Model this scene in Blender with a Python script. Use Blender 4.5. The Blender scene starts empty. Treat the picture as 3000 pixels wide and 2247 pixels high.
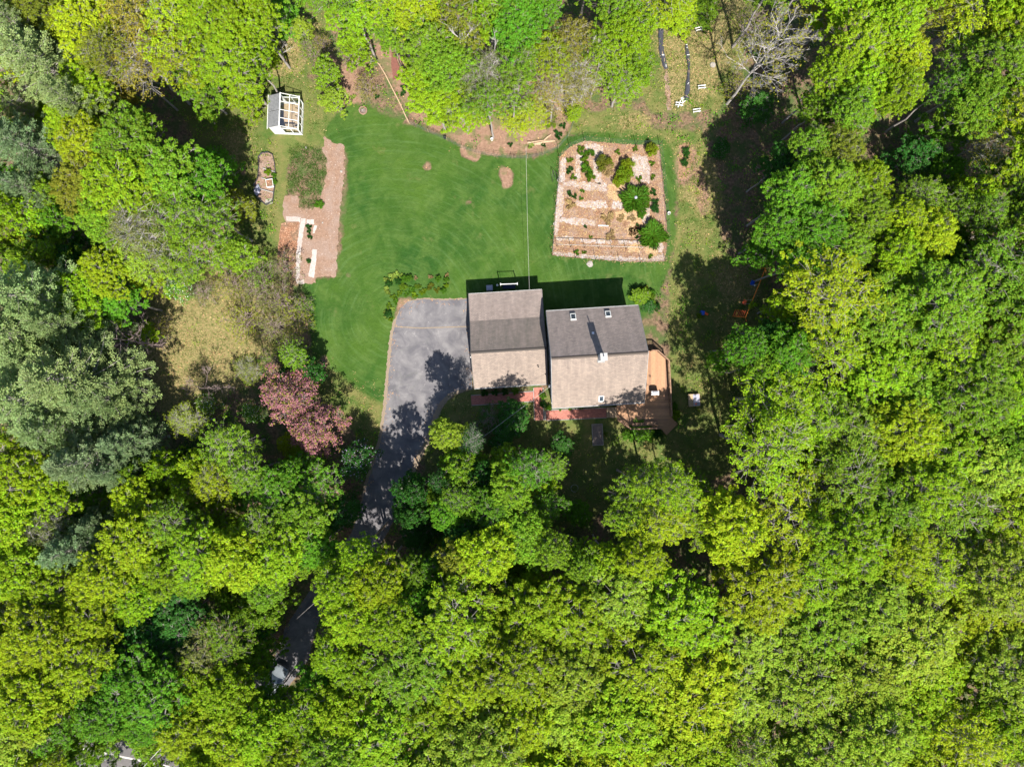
import bpy, math, random
import numpy as np
from mathutils import Vector, Matrix

rnd = random.Random(7)
RS = np.random.RandomState(11)
scene = bpy.context.scene
col = scene.collection

# ------------------------------------------------------------------ camera, sky, sun, exposure
ALT = 80.0
cam_data = bpy.data.cameras.new("camera")
cam_data.lens = 24.0
cam_data.sensor_width = 36.0
cam_data.clip_start = 0.5
cam_data.clip_end = 3000.0
cam = bpy.data.objects.new("camera", cam_data)
cam.location = (0, 0, ALT)
cam.rotation_euler = (0, 0, 0)
col.objects.link(cam)
scene.camera = cam

SUN_EL = math.radians(53.0)
SUN_AZ = math.radians(167.0)          # clockwise from the top of the picture
world = bpy.data.worlds.new("World")
scene.world = world
world.use_nodes = True
wn = world.node_tree
wn.nodes.clear()
sky = wn.nodes.new("ShaderNodeTexSky")
sky.sky_type = 'NISHITA'
sky.sun_disc = False
sky.sun_elevation = SUN_EL
sky.sun_rotation = SUN_AZ
bg = wn.nodes.new("ShaderNodeBackground")
bg.inputs["Strength"].default_value = 0.08
wo = wn.nodes.new("ShaderNodeOutputWorld")
wn.links.new(sky.outputs[0], bg.inputs[0])
wn.links.new(bg.outputs[0], wo.inputs[0])

sun_data = bpy.data.lights.new("sun", 'SUN')
sun_data.energy = 5.0
sun_data.angle = math.radians(0.5)
sun_data.color = (1.0, 0.95, 0.87)
sun = bpy.data.objects.new("sun", sun_data)
sdir = Vector((math.sin(SUN_AZ) * math.cos(SUN_EL), math.cos(SUN_AZ) * math.cos(SUN_EL), math.sin(SUN_EL)))
sun.rotation_euler = sdir.to_track_quat('Z', 'Y').to_euler()
sun.location = sdir * 150
col.objects.link(sun)

scene.view_settings.view_transform = 'Standard'
scene.view_settings.look = 'None'
scene.view_settings.gamma = 1.0
scene.view_settings.use_curve_mapping = False
scene.view_settings.exposure = 1.7
scene.cycles.max_bounces = 6
scene.cycles.diffuse_bounces = 3
scene.cycles.transmission_bounces = 4
scene.cycles.transparent_max_bounces = 8

# ------------------------------------------------------------------ helpers
def P(px, py, h=0.0):
    """ground position (metres) of a spot seen at photograph pixel px,py (3000 wide) at height h"""
    k = (ALT - h) / 2000.0
    return ((px - 1500.0) * k, (1123.5 - py) * k)

class MB:
    def __init__(s):
        s.v = []; s.f = []; s.n = 0
    def add(s, verts, faces):
        s.v.extend([tuple(map(float, v)) for v in verts]); b = s.n
        s.f.extend([tuple(i + b for i in f) for f in faces]); s.n += len(verts)
    def box(s, x0, x1, y0, y1, z0, z1):
        s.add([(x0,y0,z0),(x1,y0,z0),(x1,y1,z0),(x0,y1,z0),(x0,y0,z1),(x1,y0,z1),(x1,y1,z1),(x0,y1,z1)],
              [(0,3,2,1),(4,5,6,7),(0,1,5,4),(1,2,6,5),(2,3,7,6),(3,0,4,7)])
    def bar(s, a, b, w, h=None):
        a = Vector(a); b = Vector(b); d = (b - a)
        if d.length < 1e-5: return
        d.normalize(); h = h or w
        up = Vector((0,0,1)) if abs(d.z) < 0.95 else Vector((1,0,0))
        u = d.cross(up).normalized() * (w/2); v = u.normalized().cross(d).normalized() * (h/2)
        s.add([a-u-v,a+u-v,a+u+v,a-u+v,b-u-v,b+u-v,b+u+v,b-u+v],
              [(0,1,2,3),(7,6,5,4),(0,4,5,1),(1,5,6,2),(2,6,7,3),(3,7,4,0)])
    def tube(s, pts, radii, sides=5, cap=True):
        pts = [Vector(p) for p in pts]
        if not hasattr(radii, '__len__'): radii = [radii]*len(pts)
        vs = []; fs = []
        for i, p in enumerate(pts):
            d = (pts[min(i+1,len(pts)-1)] - pts[max(i-1,0)])
            if d.length < 1e-6: d = Vector((0,0,1))
            d.normalize()
            up = Vector((0,0,1)) if abs(d.z) < 0.9 else Vector((1,0,0))
            u = d.cross(up).normalized(); v = u.cross(d)
            for k in range(sides):
                a = 2*math.pi*k/sides
                vs.append(p + (u*math.cos(a) + v*math.sin(a))*radii[i])
        for i in range(len(pts)-1):
            for k in range(sides):
                k2 = (k+1) % sides
                fs.append((i*sides+k, i*sides+k2, (i+1)*sides+k2, (i+1)*sides+k))
        if cap and sides > 3:
            fs.append(tuple(range(sides))[::-1]); fs.append(tuple((len(pts)-1)*sides+k for k in range(sides)))
        s.add(vs, fs)
    def prism(s, poly, z0, z1):
        n = len(poly)
        s.add([(x,y,z0) for x,y in poly] + [(x,y,z1) for x,y in poly],
              [tuple(range(n))[::-1], tuple(range(n,2*n))] + [(i,(i+1)%n,(i+1)%n+n,i+n) for i in range(n)])
    def lathe(s, prof, c=(0,0,0), sides=16):
        vs = []; fs = []
        for (r,z) in prof:
            for k in range(sides):
                a = 2*math.pi*k/sides
                vs.append((c[0]+r*math.cos(a), c[1]+r*math.sin(a), c[2]+z))
        for i in range(len(prof)-1):
            for k in range(sides):
                k2 = (k+1)%sides
                fs.append((i*sides+k,i*sides+k2,(i+1)*sides+k2,(i+1)*sides+k))
        fs.append(tuple(range(sides))[::-1]); fs.append(tuple((len(prof)-1)*sides+k for k in range(sides)))
        s.add(vs, fs)
    def mesh(s, name):
        me = bpy.data.meshes.new(name)
        me.from_pydata(s.v, [], s.f); me.update()
        return me

def link(name, me, m=None, parent=None, loc=None, rz=None, bevel=0):
    if isinstance(me, MB): me = me.mesh(name)
    o = bpy.data.objects.new(name, me); col.objects.link(o)
    if m is not None and me is not None and len(me.materials) == 0: me.materials.append(m)
    if parent is not None: o.parent = parent
    if loc is not None: o.location = loc
    if rz is not None: o.rotation_euler = (0,0,rz)
    if bevel:
        b = o.modifiers.new("bevel", 'BEVEL'); b.width = bevel; b.segments = 2; b.limit_method = 'ANGLE'
    return o

def tag(o, label, cat, group=None, kind=None):
    o["label"] = label; o["category"] = cat
    if group: o["group"] = group
    if kind: o["kind"] = kind
    return o

def thing(name, label, cat, loc=(0,0,0), rz=0.0, group=None):
    o = bpy.data.objects.new(name, None); col.objects.link(o)
    o.empty_display_size = 0.2
    o.location = loc; o.rotation_euler = (0,0,rz)
    return tag(o, label, cat, group)

def struct(name, me, m, parent=None):
    o = link(name, me, m, parent); o["kind"] = "structure"; return o

def copy_tree(o, parent=None):
    c = o.copy(); col.objects.link(c); c.parent = parent
    for ch in list(o.children): copy_tree(ch, c)
    return c

def quads_mesh(name, V):
    """V: (n,4,3) array -> mesh of separate quads"""
    n = V.shape[0]
    me = bpy.data.meshes.new(name)
    me.vertices.add(n*4); me.vertices.foreach_set("co", V.reshape(-1).astype(np.float32))
    me.loops.add(n*4); me.loops.foreach_set("vertex_index", np.arange(n*4, dtype=np.int32))
    me.polygons.add(n); me.polygons.foreach_set("loop_start", np.arange(0, n*4, 4, dtype=np.int32))
    me.update(); me.validate()
    return me

def leaf_quads(C, N, size, rs, aspect=0.75):
    """diamond leaf sprays at C with normals N"""
    n = len(C)
    N = N / np.linalg.norm(N, axis=1, keepdims=True)
    r = rs.normal(size=(n,3)); U = np.cross(N, r); U /= (np.linalg.norm(U,axis=1,keepdims=True)+1e-9)
    W = np.cross(N, U)
    s = (size * rs.uniform(0.65, 1.35, n))[:,None]
    a = rs.uniform(0.7,1.1,(n,1))*aspect
    k = rs.uniform(-0.25, 0.25, (n,1))
    V = np.stack([C - U*s*0.6, C + W*s*a*0.5 + U*s*k, C + U*s*0.6 + N*s*0.08, C - W*s*a*0.5 + U*s*k*0.5], axis=1)
    return V

# ------------------------------------------------------------------ materials
def new_mat(name):
    m = bpy.data.materials.new(name); m.use_nodes = True
    nt = m.node_tree; b = nt.nodes["Principled BSDF"]
    return m, nt, b
def node(nt, t, **kw):
    n = nt.nodes.new(t)
    for k, v in kw.items(): setattr(n, k, v)
    return n
def noise(nt, scale, detail=4, rough=0.6, vec=None, dist=0.0):
    n = node(nt, "ShaderNodeTexNoise"); n.inputs["Scale"].default_value = scale
    n.inputs["Detail"].default_value = detail; n.inputs["Roughness"].default_value = rough
    n.inputs["Distortion"].default_value = dist
    if vec is not None: nt.links.new(vec, n.inputs["Vector"])
    return n.outputs["Fac"]
def maprange(nt, v, a, b, c=0.0, d=1.0, smooth=False):
    n = node(nt, "ShaderNodeMapRange"); n.clamp = True
    if smooth: n.interpolation_type = 'SMOOTHSTEP'
    nt.links.new(v, n.inputs[0])
    for i, x in enumerate((a,b,c,d)): n.inputs[i+1].default_value = x
    return n.outputs[0]
def mathn(nt, op, a, b=None):
    n = node(nt, "ShaderNodeMath", operation=op)
    for i, x in enumerate((a,b)):
        if x is None: continue
        if hasattr(x, 'links'): nt.links.new(x, n.inputs[i])
        else: n.inputs[i].default_value = x
    return n.outputs[0]
def mixc(nt, f, a, b, blend='MIX'):
    n = node(nt, "ShaderNodeMix", data_type='RGBA', blend_type=blend)
    for idx, x in ((0,f),(6,a),(7,b)):
        if hasattr(x, 'links'): nt.links.new(x, n.inputs[idx])
        elif idx == 0: n.inputs[0].default_value = x
        else: n.inputs[idx].default_value = (x[0],x[1],x[2],1)
    return n.outputs[2]
def bump(nt, b, h, strength=0.5, dist=0.05):
    n = node(nt, "ShaderNodeBump"); n.inputs["Strength"].default_value = strength; n.inputs["Distance"].default_value = dist
    nt.links.new(h, n.inputs["Height"]); nt.links.new(n.outputs[0], b.inputs["Normal"])
def geo_pos(nt):
    return node(nt, "ShaderNodeNewGeometry").outputs["Position"]
def objco(nt):
    return node(nt, "ShaderNodeTexCoord").outputs["Object"]

def simple(name, c1, c2=None, scale=6.0, rough=0.8, metal=0.0, bmp=0.3, spec=0.3, detail=5, lo=0.35, hi=0.65):
    m, nt, b = new_mat(name)
    v = objco(nt)
    f = noise(nt, scale, detail, 0.65, v)
    c2 = c2 or tuple(x*0.7 for x in c1)
    nt.links.new(mixc(nt, maprange(nt, f, lo, hi), c1, c2), b.inputs["Base Color"])
    b.inputs["Roughness"].default_value = rough; b.inputs["Metallic"].default_value = metal
    b.inputs["Specular IOR Level"].default_value = spec
    if bmp: bump(nt, b, f, bmp, 0.02)
    return m

def foliage_mat(name, trans=0.4, rough=0.6, var=0.35, fixed=None):
    m, nt, b = new_mat(name)
    oi = node(nt, "ShaderNodeObjectInfo")
    gi = node(nt, "ShaderNodeNewGeometry")
    base = oi.outputs["Color"]
    rp = gi.outputs["Random Per Island"]
    hs = node(nt, "ShaderNodeHueSaturation")
    if fixed: hs.inputs["Color"].default_value = (*fixed,1)
    else: nt.links.new(base, hs.inputs["Color"])
    nt.links.new(maprange(nt, rp, 0, 1, 0.5-0.022, 0.5+0.018), hs.inputs["Hue"])
    nt.links.new(maprange(nt, rp, 0, 1, 1-var, 1+var), hs.inputs["Value"])
    f = noise(nt, 0.55, 2, 0.5, gi.outputs["Position"])
    c = mixc(nt, maprange(nt, f, 0.35, 0.68), hs.outputs[0], (0.84, 0.82, 0.9), 'MULTIPLY')
    f2 = noise(nt, 0.16, 2, 0.5, gi.outputs["Position"])
    c = mixc(nt, maprange(nt, f2, 0.4, 0.65, 0.0, 0.45), c, (1.14, 1.06, 0.8), 'MULTIPLY')
    nt.links.new(c, b.inputs["Base Color"])
    b.inputs["Roughness"].default_value = rough; b.inputs["Specular IOR Level"].default_value = 0.07
    tr = node(nt, "ShaderNodeBsdfTranslucent")
    tc = mixc(nt, 1.0, c, (1.15, 1.35, 0.5), 'MULTIPLY')
    nt.links.new(tc, tr.inputs["Color"])
    ms = node(nt, "ShaderNodeMixShader"); ms.inputs[0].default_value = trans
    nt.links.new(b.outputs[0], ms.inputs[1]); nt.links.new(tr.outputs[0], ms.inputs[2])
    nt.links.new(ms.outputs[0], nt.nodes["Material Output"].inputs[0])
    return m

M = {}
M['leaf'] = foliage_mat('broad_leaves', 0.45)
M['needle'] = foliage_mat('pine_needles', 0.3, 0.7, 0.3)
M['blossom_pink'] = foliage_mat('pink_blossom', 0.25, 0.7, 0.4, fixed=(0.215,0.090,0.105))
M['blossom_white'] = foliage_mat('white_blossom', 0.2, 0.7, 0.2, fixed=(0.8,0.8,0.74))
M['blossom_lilac'] = foliage_mat('lilac_blossom', 0.2, 0.7, 0.3, fixed=(0.42,0.34,0.50))
M['dry_leaf'] = foliage_mat('dry_leaves', 0.1, 0.8, 0.5, fixed=(0.30,0.17,0.09))
M['straw_leaf'] = foliage_mat('dead_grass', 0.15, 0.8, 0.4, fixed=(0.36,0.27,0.13))
M['bark'] = simple('grey_brown_bark', (0.26,0.235,0.215), (0.12,0.105,0.095), 7, 0.9, bmp=0.6)
M['pale_bark'] = simple('pale_grey_bark', (0.288,0.268,0.252), (0.160,0.144,0.132), 5, 0.85, bmp=0.5)
M['twig'] = simple('purple_brown_twigs', (0.20,0.15,0.14), (0.11,0.08,0.075), 7, 0.9)
M['white_paint'] = simple('weathered_white_paint', (0.525,0.525,0.512), (0.433,0.433,0.406), 4, 0.5, bmp=0.1)
M['siding'] = simple('pale_grey_siding', (0.50,0.52,0.53), (0.42,0.44,0.45), 2, 0.6, bmp=0.1)
M['trim'] = simple('dark_roof_trim', (0.10,0.09,0.085), (0.06,0.055,0.05), 5, 0.7)
M['gutter'] = simple('white_aluminium_gutter', (0.204,0.201,0.198), (0.144,0.144,0.141), 3, 0.5, metal=0.1)
M['black_metal'] = simple('black_metal', (0.02,0.02,0.022), (0.035,0.033,0.03), 12, 0.5, metal=0.3)
M['black_plastic'] = simple('black_plastic_sheet', (0.02,0.02,0.028), (0.05,0.05,0.06), 9, 0.3, bmp=0.9, spec=0.6)
M['grey_plastic'] = simple('grey_purple_plastic', (0.22,0.22,0.27), (0.17,0.17,0.22), 4, 0.5)
M['silver'] = simple('silver_grill_cover', (0.58,0.59,0.60), (0.35,0.36,0.38), 7, 0.35, metal=0.5, bmp=0.8)
M['cable'] = simple('pale_cable', (0.330,0.324,0.300), (0.252,0.240,0.228), 4, 0.7)
M['orange'] = simple('orange_paint', (0.75,0.22,0.03), (0.55,0.13,0.02), 8, 0.5)
M['red_plastic'] = simple('red_orange_plastic', (0.62,0.10,0.03), (0.5,0.08,0.03), 8, 0.45)
M['blue_plastic'] = simple('blue_plastic', (0.007,0.056,0.350), (0.007,0.042,0.252), 8, 0.4)
M['stone'] = simple('pale_stone', (0.220,0.200,0.178), (0.142,0.131,0.121), 5, 0.9, bmp=0.5)
M['concrete'] = simple('concrete', (0.264,0.256,0.248), (0.192,0.188,0.184), 6, 0.9, bmp=0.3)
M['cardboard'] = simple('weathered_cardboard', (0.296,0.274,0.257), (0.205,0.182,0.172), 3.2, 0.95, bmp=0.7, detail=8)
M['chips'] = simple('grey_wood_chips', (0.278,0.252,0.246), (0.177,0.151,0.147), 9, 0.95, bmp=0.9, detail=8)
M['straw'] = simple('straw_mulch', (0.310,0.211,0.112), (0.211,0.130,0.068), 8, 0.95, bmp=0.9, detail=8)
M['tilled'] = simple('tilled_soil', (0.204,0.139,0.099), (0.136,0.085,0.061), 2.2, 0.95, bmp=1.0, detail=10)
M['garden_soil'] = simple('garden_soil', (0.180,0.115,0.074), (0.105,0.059,0.034), 3.5, 0.95, bmp=1.0, detail=10)
M['leafmould'] = simple('rusty_leaf_mulch', (0.218,0.106,0.059), (0.119,0.059,0.036), 7, 0.95, bmp=1.0, detail=9)
M['mulch'] = simple('red_brown_mulch', (0.195,0.111,0.068), (0.130,0.078,0.046), 2.5, 0.95, bmp=0.9, detail=9)
M['redpile'] = simple('dark_red_mulch', (0.13,0.05,0.035), (0.085,0.035,0.027), 8, 0.95, bmp=1.0, detail=8)
M['sand'] = simple('pale_sandy_gravel', (0.165,0.128,0.091), (0.112,0.087,0.062), 9, 0.95, bmp=0.8, detail=8)
M['deckwood'] = simple('orange_brown_deck_boards', (0.289,0.153,0.081), (0.170,0.089,0.051), 3.5, 0.7, bmp=0.3)
M['deckrail'] = simple('brown_deck_rail', (0.203,0.120,0.075), (0.112,0.064,0.041), 5, 0.75)
M['oldwood'] = simple('old_pale_wood', (0.304,0.216,0.136), (0.192,0.136,0.088), 7, 0.9)
M['brick'] = simple('red_brick_paving', (0.26,0.085,0.06), (0.16,0.055,0.045), 11, 0.85, bmp=0.4)
M['mortar'] = simple('sand_joints', (0.16,0.10,0.08), None, 8, 0.95)
M['glass_dark'] = simple('dark_window_glass', (0.03,0.04,0.055), (0.02,0.03,0.04), 2, 0.08, spec=0.8, bmp=0)
M['rubber'] = simple('tyre_rubber', (0.02,0.02,0.02), None, 8, 0.8)
M['panel'] = simple('grey_corrugated_panel', (0.135,0.138,0.145), (0.10,0.104,0.11), 3, 0.45, bmp=0.1)
M['netting'] = simple('dark_netting', (0.05,0.065,0.06), None, 8, 0.8)
M['road_paint'] = simple('worn_white_road_paint', (0.340,0.330,0.310), (0.200,0.190,0.180), 5, 0.8)
M['darksoil'] = simple('dark_bed_soil', (0.085,0.065,0.06), (0.13,0.10,0.085), 5, 0.95, bmp=0.8, detail=8)

def soil_mat(name, a, b_, c3, speck=(0.36,0.30,0.26), sp=0.66, scale=1.0, bs=1.0):
    m, nt, b = new_mat(name); p = geo_pos(nt)
    big = noise(nt, 0.55*scale, 5, 0.6, p, 0.8); mid = noise(nt, 2.6*scale, 7, 0.7, p, 0.5); fine = noise(nt, 12*scale, 4, 0.75, p); s2 = noise(nt, 6.5*scale, 2, 0.5, p)
    c = mixc(nt, maprange(nt, mid, 0.36, 0.64), a, b_)
    c = mixc(nt, maprange(nt, big, 0.42, 0.62, 0, 0.85), c, c3)
    c = mixc(nt, maprange(nt, fine, 0.35, 0.65, 0.55, 0.0), c, (0.45,0.42,0.40), 'MULTIPLY')
    c = mixc(nt, maprange(nt, s2, sp, sp+0.07, 0, 0.85), c, speck)
    nt.links.new(c, b.inputs["Base Color"]); b.inputs["Roughness"].default_value = 0.95; b.inputs["Specular IOR Level"].default_value = 0.1
    bump(nt, b, mathn(nt, 'ADD', fine, mid), bs, 0.05)
    return m
M['tilled'] = soil_mat('tilled_soil', (0.215,0.140,0.100), (0.155,0.098,0.070), (0.20,0.145,0.118))
M['garden_soil'] = soil_mat('garden_soil', (0.21,0.125,0.078), (0.12,0.066,0.042), (0.20,0.145,0.118), (0.36,0.25,0.16), 0.62)
M['chips'] = soil_mat('grey_wood_chips', (0.320,0.285,0.271), (0.227,0.196,0.186), (0.227,0.171,0.140), (0.433,0.413,0.403), 0.60, 1.3)
M['cardboard'] = soil_mat('weathered_cardboard', (0.348,0.317,0.296), (0.286,0.253,0.238), (0.269,0.229,0.210), (0.198,0.158,0.134), 0.62, 1.0, 0.5)
M['straw'] = soil_mat('straw_mulch', (0.34,0.235,0.125), (0.25,0.155,0.08), (0.28,0.20,0.13), (0.42,0.32,0.20), 0.6, 1.3)
M['leafmould'] = soil_mat('rusty_leaf_mulch', (0.24,0.115,0.065), (0.13,0.07,0.045), (0.13,0.09,0.06), (0.34,0.20,0.13), 0.58, 1.4)

def paint_mat(name, c, metal=0.6):
    m, nt, b = new_mat(name)
    f = noise(nt, 3, 5, 0.6, objco(nt))
    nt.links.new(mixc(nt, maprange(nt, f, 0.4, 0.7), c, tuple(x*0.86 for x in c)), b.inputs["Base Color"])
    b.inputs["Metallic"].default_value = metal; b.inputs["Roughness"].default_value = 0.3
    b.inputs["Coat Weight"].default_value = 0.5
    return m
M['car_silver'] = paint_mat('silver_car_paint', (0.15,0.17,0.19), 0.3)
M['car_black'] = paint_mat('black_car_paint', (0.012,0.012,0.02), 0.2)

# clear greenhouse glass
m, nt, b = new_mat('greenhouse_glass')
g = node(nt, "ShaderNodeBsdfGlossy"); g.inputs["Roughness"].default_value = 0.05; g.inputs["Color"].default_value = (0.9,0.95,1,1)
t = node(nt, "ShaderNodeBsdfTransparent"); t.inputs["Color"].default_value = (0.9,0.93,0.93,1)
ms = node(nt, "ShaderNodeMixShader"); ms.inputs[0].default_value = 0.12
nt.links.new(t.outputs[0], ms.inputs[1]); nt.links.new(g.outputs[0], ms.inputs[2])
nt.links.new(ms.outputs[0], nt.nodes["Material Output"].inputs[0])
M['glass'] = m

def shingle_mat(name, c1, c2, stain):
    m, nt, b = new_mat(name)
    uv = node(nt, "ShaderNodeUVMap"); uv.uv_map = "UVMap"
    br = node(nt, "ShaderNodeTexBrick")
    br.inputs["Scale"].default_value = 1.0; br.inputs["Brick Width"].default_value = 0.33
    br.inputs["Row Height"].default_value = 0.145; br.inputs["Mortar Size"].default_value = 0.008
    br.inputs["Color1"].default_value = (*c1,1); br.inputs["Color2"].default_value = (*c2,1)
    br.inputs["Mortar"].default_value = (*[x*0.45 for x in c2],1)
    nt.links.new(uv.outputs[0], br.inputs["Vector"])
    mp = node(nt, "ShaderNodeMapping"); mp.inputs["Scale"].default_value = (1.1, 0.22, 1)
    nt.links.new(uv.outputs[0], mp.inputs[0])
    f = noise(nt, 1.2, 6, 0.65, mp.outputs[0])
    c = mixc(nt, maprange(nt, f, 0.36, 0.66, 0, 0.9), br.outputs["Color"], stain, 'MULTIPLY')
    f2 = noise(nt, 9.0, 6, 0.75, uv.outputs[0])
    c = mixc(nt, maprange(nt, f2, 0.3, 0.7, 0.0, 0.5), c, (0.70,0.70,0.72), 'MULTIPLY')
    nt.links.new(c, b.inputs["Base Color"]); b.inputs["Roughness"].default_value = 0.92
    b.inputs["Specular IOR Level"].default_value = 0.15
    bump(nt, b, f2, 0.5, 0.01)
    return m
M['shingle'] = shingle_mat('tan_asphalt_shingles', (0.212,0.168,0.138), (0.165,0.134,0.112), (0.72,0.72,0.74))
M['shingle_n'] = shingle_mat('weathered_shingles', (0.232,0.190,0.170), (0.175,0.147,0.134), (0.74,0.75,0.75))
M['shingle_l'] = shingle_mat('rear_slope_shingles', (0.185,0.150,0.133), (0.145,0.120,0.108), (0.72,0.72,0.72))  # separate tone for the shallow rear slope, darker than the main north slope
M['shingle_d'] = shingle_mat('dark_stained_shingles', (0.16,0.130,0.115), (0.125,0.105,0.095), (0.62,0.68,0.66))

# asphalt
def asphalt(name, base, light):
    m, nt, b = new_mat(name)
    p = geo_pos(nt)
    f = noise(nt, 0.55, 7, 0.62, p, 0.6)
    c = mixc(nt, maprange(nt, f, 0.38, 0.66), base, light)
    f2 = noise(nt, 6.0, 6, 0.8, p)
    c = mixc(nt, maprange(nt, f2, 0.3, 0.7, 0, 0.45), c, (0.7,0.7,0.72), 'MULTIPLY')
    # light scuffs and hairline cracks
    sc = noise(nt, 1.7, 8, 0.7, p, 1.2)
    c = mixc(nt, maprange(nt, sc, 0.6, 0.72, 0, 0.55), c, (0.24,0.225,0.215))
    vo = node(nt, "ShaderNodeTexVoronoi", feature='DISTANCE_TO_EDGE'); vo.inputs["Scale"].default_value = 0.22
    wv = node(nt, "ShaderNodeVectorMath", operation='ADD')
    nn = node(nt, "ShaderNodeTexNoise"); nn.inputs["Scale"].default_value = 0.8; nn.inputs["Detail"].default_value = 5
    nt.links.new(p, nn.inputs["Vector"]); nt.links.new(p, wv.inputs[0]); nt.links.new(nn.outputs["Color"], wv.inputs[1])
    nt.links.new(wv.outputs[0], vo.inputs["Vector"])
    cr = maprange(nt, vo.outputs["Distance"], 0.002, 0.010, 0.22, 0.0)
    c = mixc(nt, cr, c, (0.05,0.055,0.045))
    nt.links.new(c, b.inputs["Base Color"]); b.inputs["Roughness"].default_value = 0.9
    bump(nt, b, f2, 0.4, 0.01)
    return m
M['asphalt'] = asphalt('worn_grey_asphalt', (0.060,0.057,0.063), (0.122,0.115,0.116))
M['asphalt_road'] = asphalt('grey_road_asphalt', (0.055,0.051,0.052), (0.08,0.073,0.07))

# ------------------------------------------------------------------ ground masks
def inpoly(X, Y, poly):
    poly = np.array(poly, float); n = len(poly); r = np.zeros(X.shape, bool); j = n-1
    for i in range(n):
        xi, yi = poly[i]; xj, yj = poly[j]
        c = ((yi > Y) != (yj > Y)) & (X < (xj-xi)*(Y-yi)/(yj-yi+1e-12)+xi)
        r ^= c; j = i
    return r
def blur(A, n):
    for _ in range(n):
        B = A.copy(); B[1:-1,:] = (A[:-2,:]+A[1:-1,:]*2+A[2:,:])/4; A = B
        B = A.copy(); B[:,1:-1] = (A[:,:-2]+A[:,1:-1]*2+A[:,2:])/4; A = B
    return A
STEP = 0.3
gx = np.arange(-70, 70.01, STEP); gy = np.arange(-55, 55.01, STEP)
GX, GY = np.meshgrid(gx, gy)
PX = GX/0.04 + 1500; PY = 1123.5 - GY/0.04
LAWN = [(1020,300),(1085,312),(1120,330),(1190,362),(1300,402),(1420,452),(1540,468),(1620,450),(1665,392),(1800,388),(1940,402),
        (1972,440),(1985,620),(1965,770),(1950,830),(1900,900),(1870,960),(1400,1000),(1180,870),(1140,1120),(1130,1190),(1060,1150),(985,1090),(920,1060),
        (905,990),(880,900),(872,835),(900,812),(985,815),(1010,640),(1012,430),(965,425),(945,380),(990,330)]
LAWN2 = [(1375,1140),(1900,1180),(2000,1250),(2020,1360),(1850,1480),(1600,1560),(1450,1440),(1250,1420),(1240,1300),(1290,1180)]   # shaded grass by the walk
ROUGH = [[(770,0),(960,0),(960,120),(900,220),(990,330),(965,430),(850,440),(835,620),(800,820),(690,760),(640,560),(560,380),(500,300),(700,300),(780,250)],
         [(1640,330),(1870,320),(1900,380),(2060,380),(2090,560),(2120,720),(2260,1000),(2270,1180),(2200,1300),(2130,1400),(1960,1400),(1960,830),(1985,620),(1970,440),(1660,395)],
         [(1860,-40),(2240,-40),(2200,120),(2100,330),(1900,330),(1850,200)],
         [(2000,760),(2260,760),(2230,960),(2080,1010),(2000,1000)],
         [(860,1000),(1130,1150),(1110,1350),(980,1200),(870,1100)]]
DRY = [[(430,830),(600,790),(830,840),(905,960),(900,1050),(770,1080),(640,1180),(560,1260),(470,1210),(400,1120),(430,980)],
       [(640,400),(720,380),(700,520),(660,500)], [(1900,0),(2200,0),(2090,280),(1960,330),(1930,150)],
       [(1830,330),(1930,340),(1900,380),(1780,370)], [(760,60),(940,60),(900,200),(780,240)],
       [(1990,430),(2100,480),(2120,620),(2050,640),(2000,560)], [(2090,780),(2230,770),(2220,880),(2110,880)]]
MULCH = [[(1085,140),(1120,190),(1200,340),(1300,395),(1440,440),(1560,452),(1640,430),(1690,330),(1620,200),(1300,200),(1150,100)],
         [(945,140),(1065,150),(1095,240),(1080,300),(1000,310),(950,250)],
         [(1320,410),(1480,450),(1500,470),(1400,478),(1345,450)],
         [(1990,420),(2040,420),(2050,520),(1975,560),(1970,520)], [(2040,460),(2080,560),(2070,680),(2040,600)],
         [(1580,800),(1610,800),(1615,830),(1590,835)]]
BARE = [[(1460,485),(1505,500),(1500,545),(1475,560),(1470,530),(1460,510)],[(1165,875),(1215,877),(1170,905),(1160,960),(1155,950)],
        [(885,800),(905,1030),(865,980)],[(700,500),(720,490),(715,545)],[(1350,430),(1410,452),(1395,478),(1350,455)],[(1245,470),(1262,480),(1258,500),(1240,495)],[(1015,800),(1030,800),(1030,815),(1012,812)],[(1345,585),(1380,590),(1378,597),(1350,595)],[(930,1060),(950,1040),(965,1075),(945,1090)]]
def mk(polys, b):
    A = np.zeros(GX.shape)
    for p in polys: A[inpoly(PX, PY, p)] = 1
    return blur(A, b)
mL = mk([LAWN], 6); mL = mL*(1-np.clip(mk(BARE,1)*1.3,0,1)); mL2 = mk([LAWN2], 8); mR = np.maximum(mk(ROUGH, 8), mL2); mD = mk(DRY, 8); mM = np.maximum(mk(MULCH, 8), mk(BARE, 2))

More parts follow.
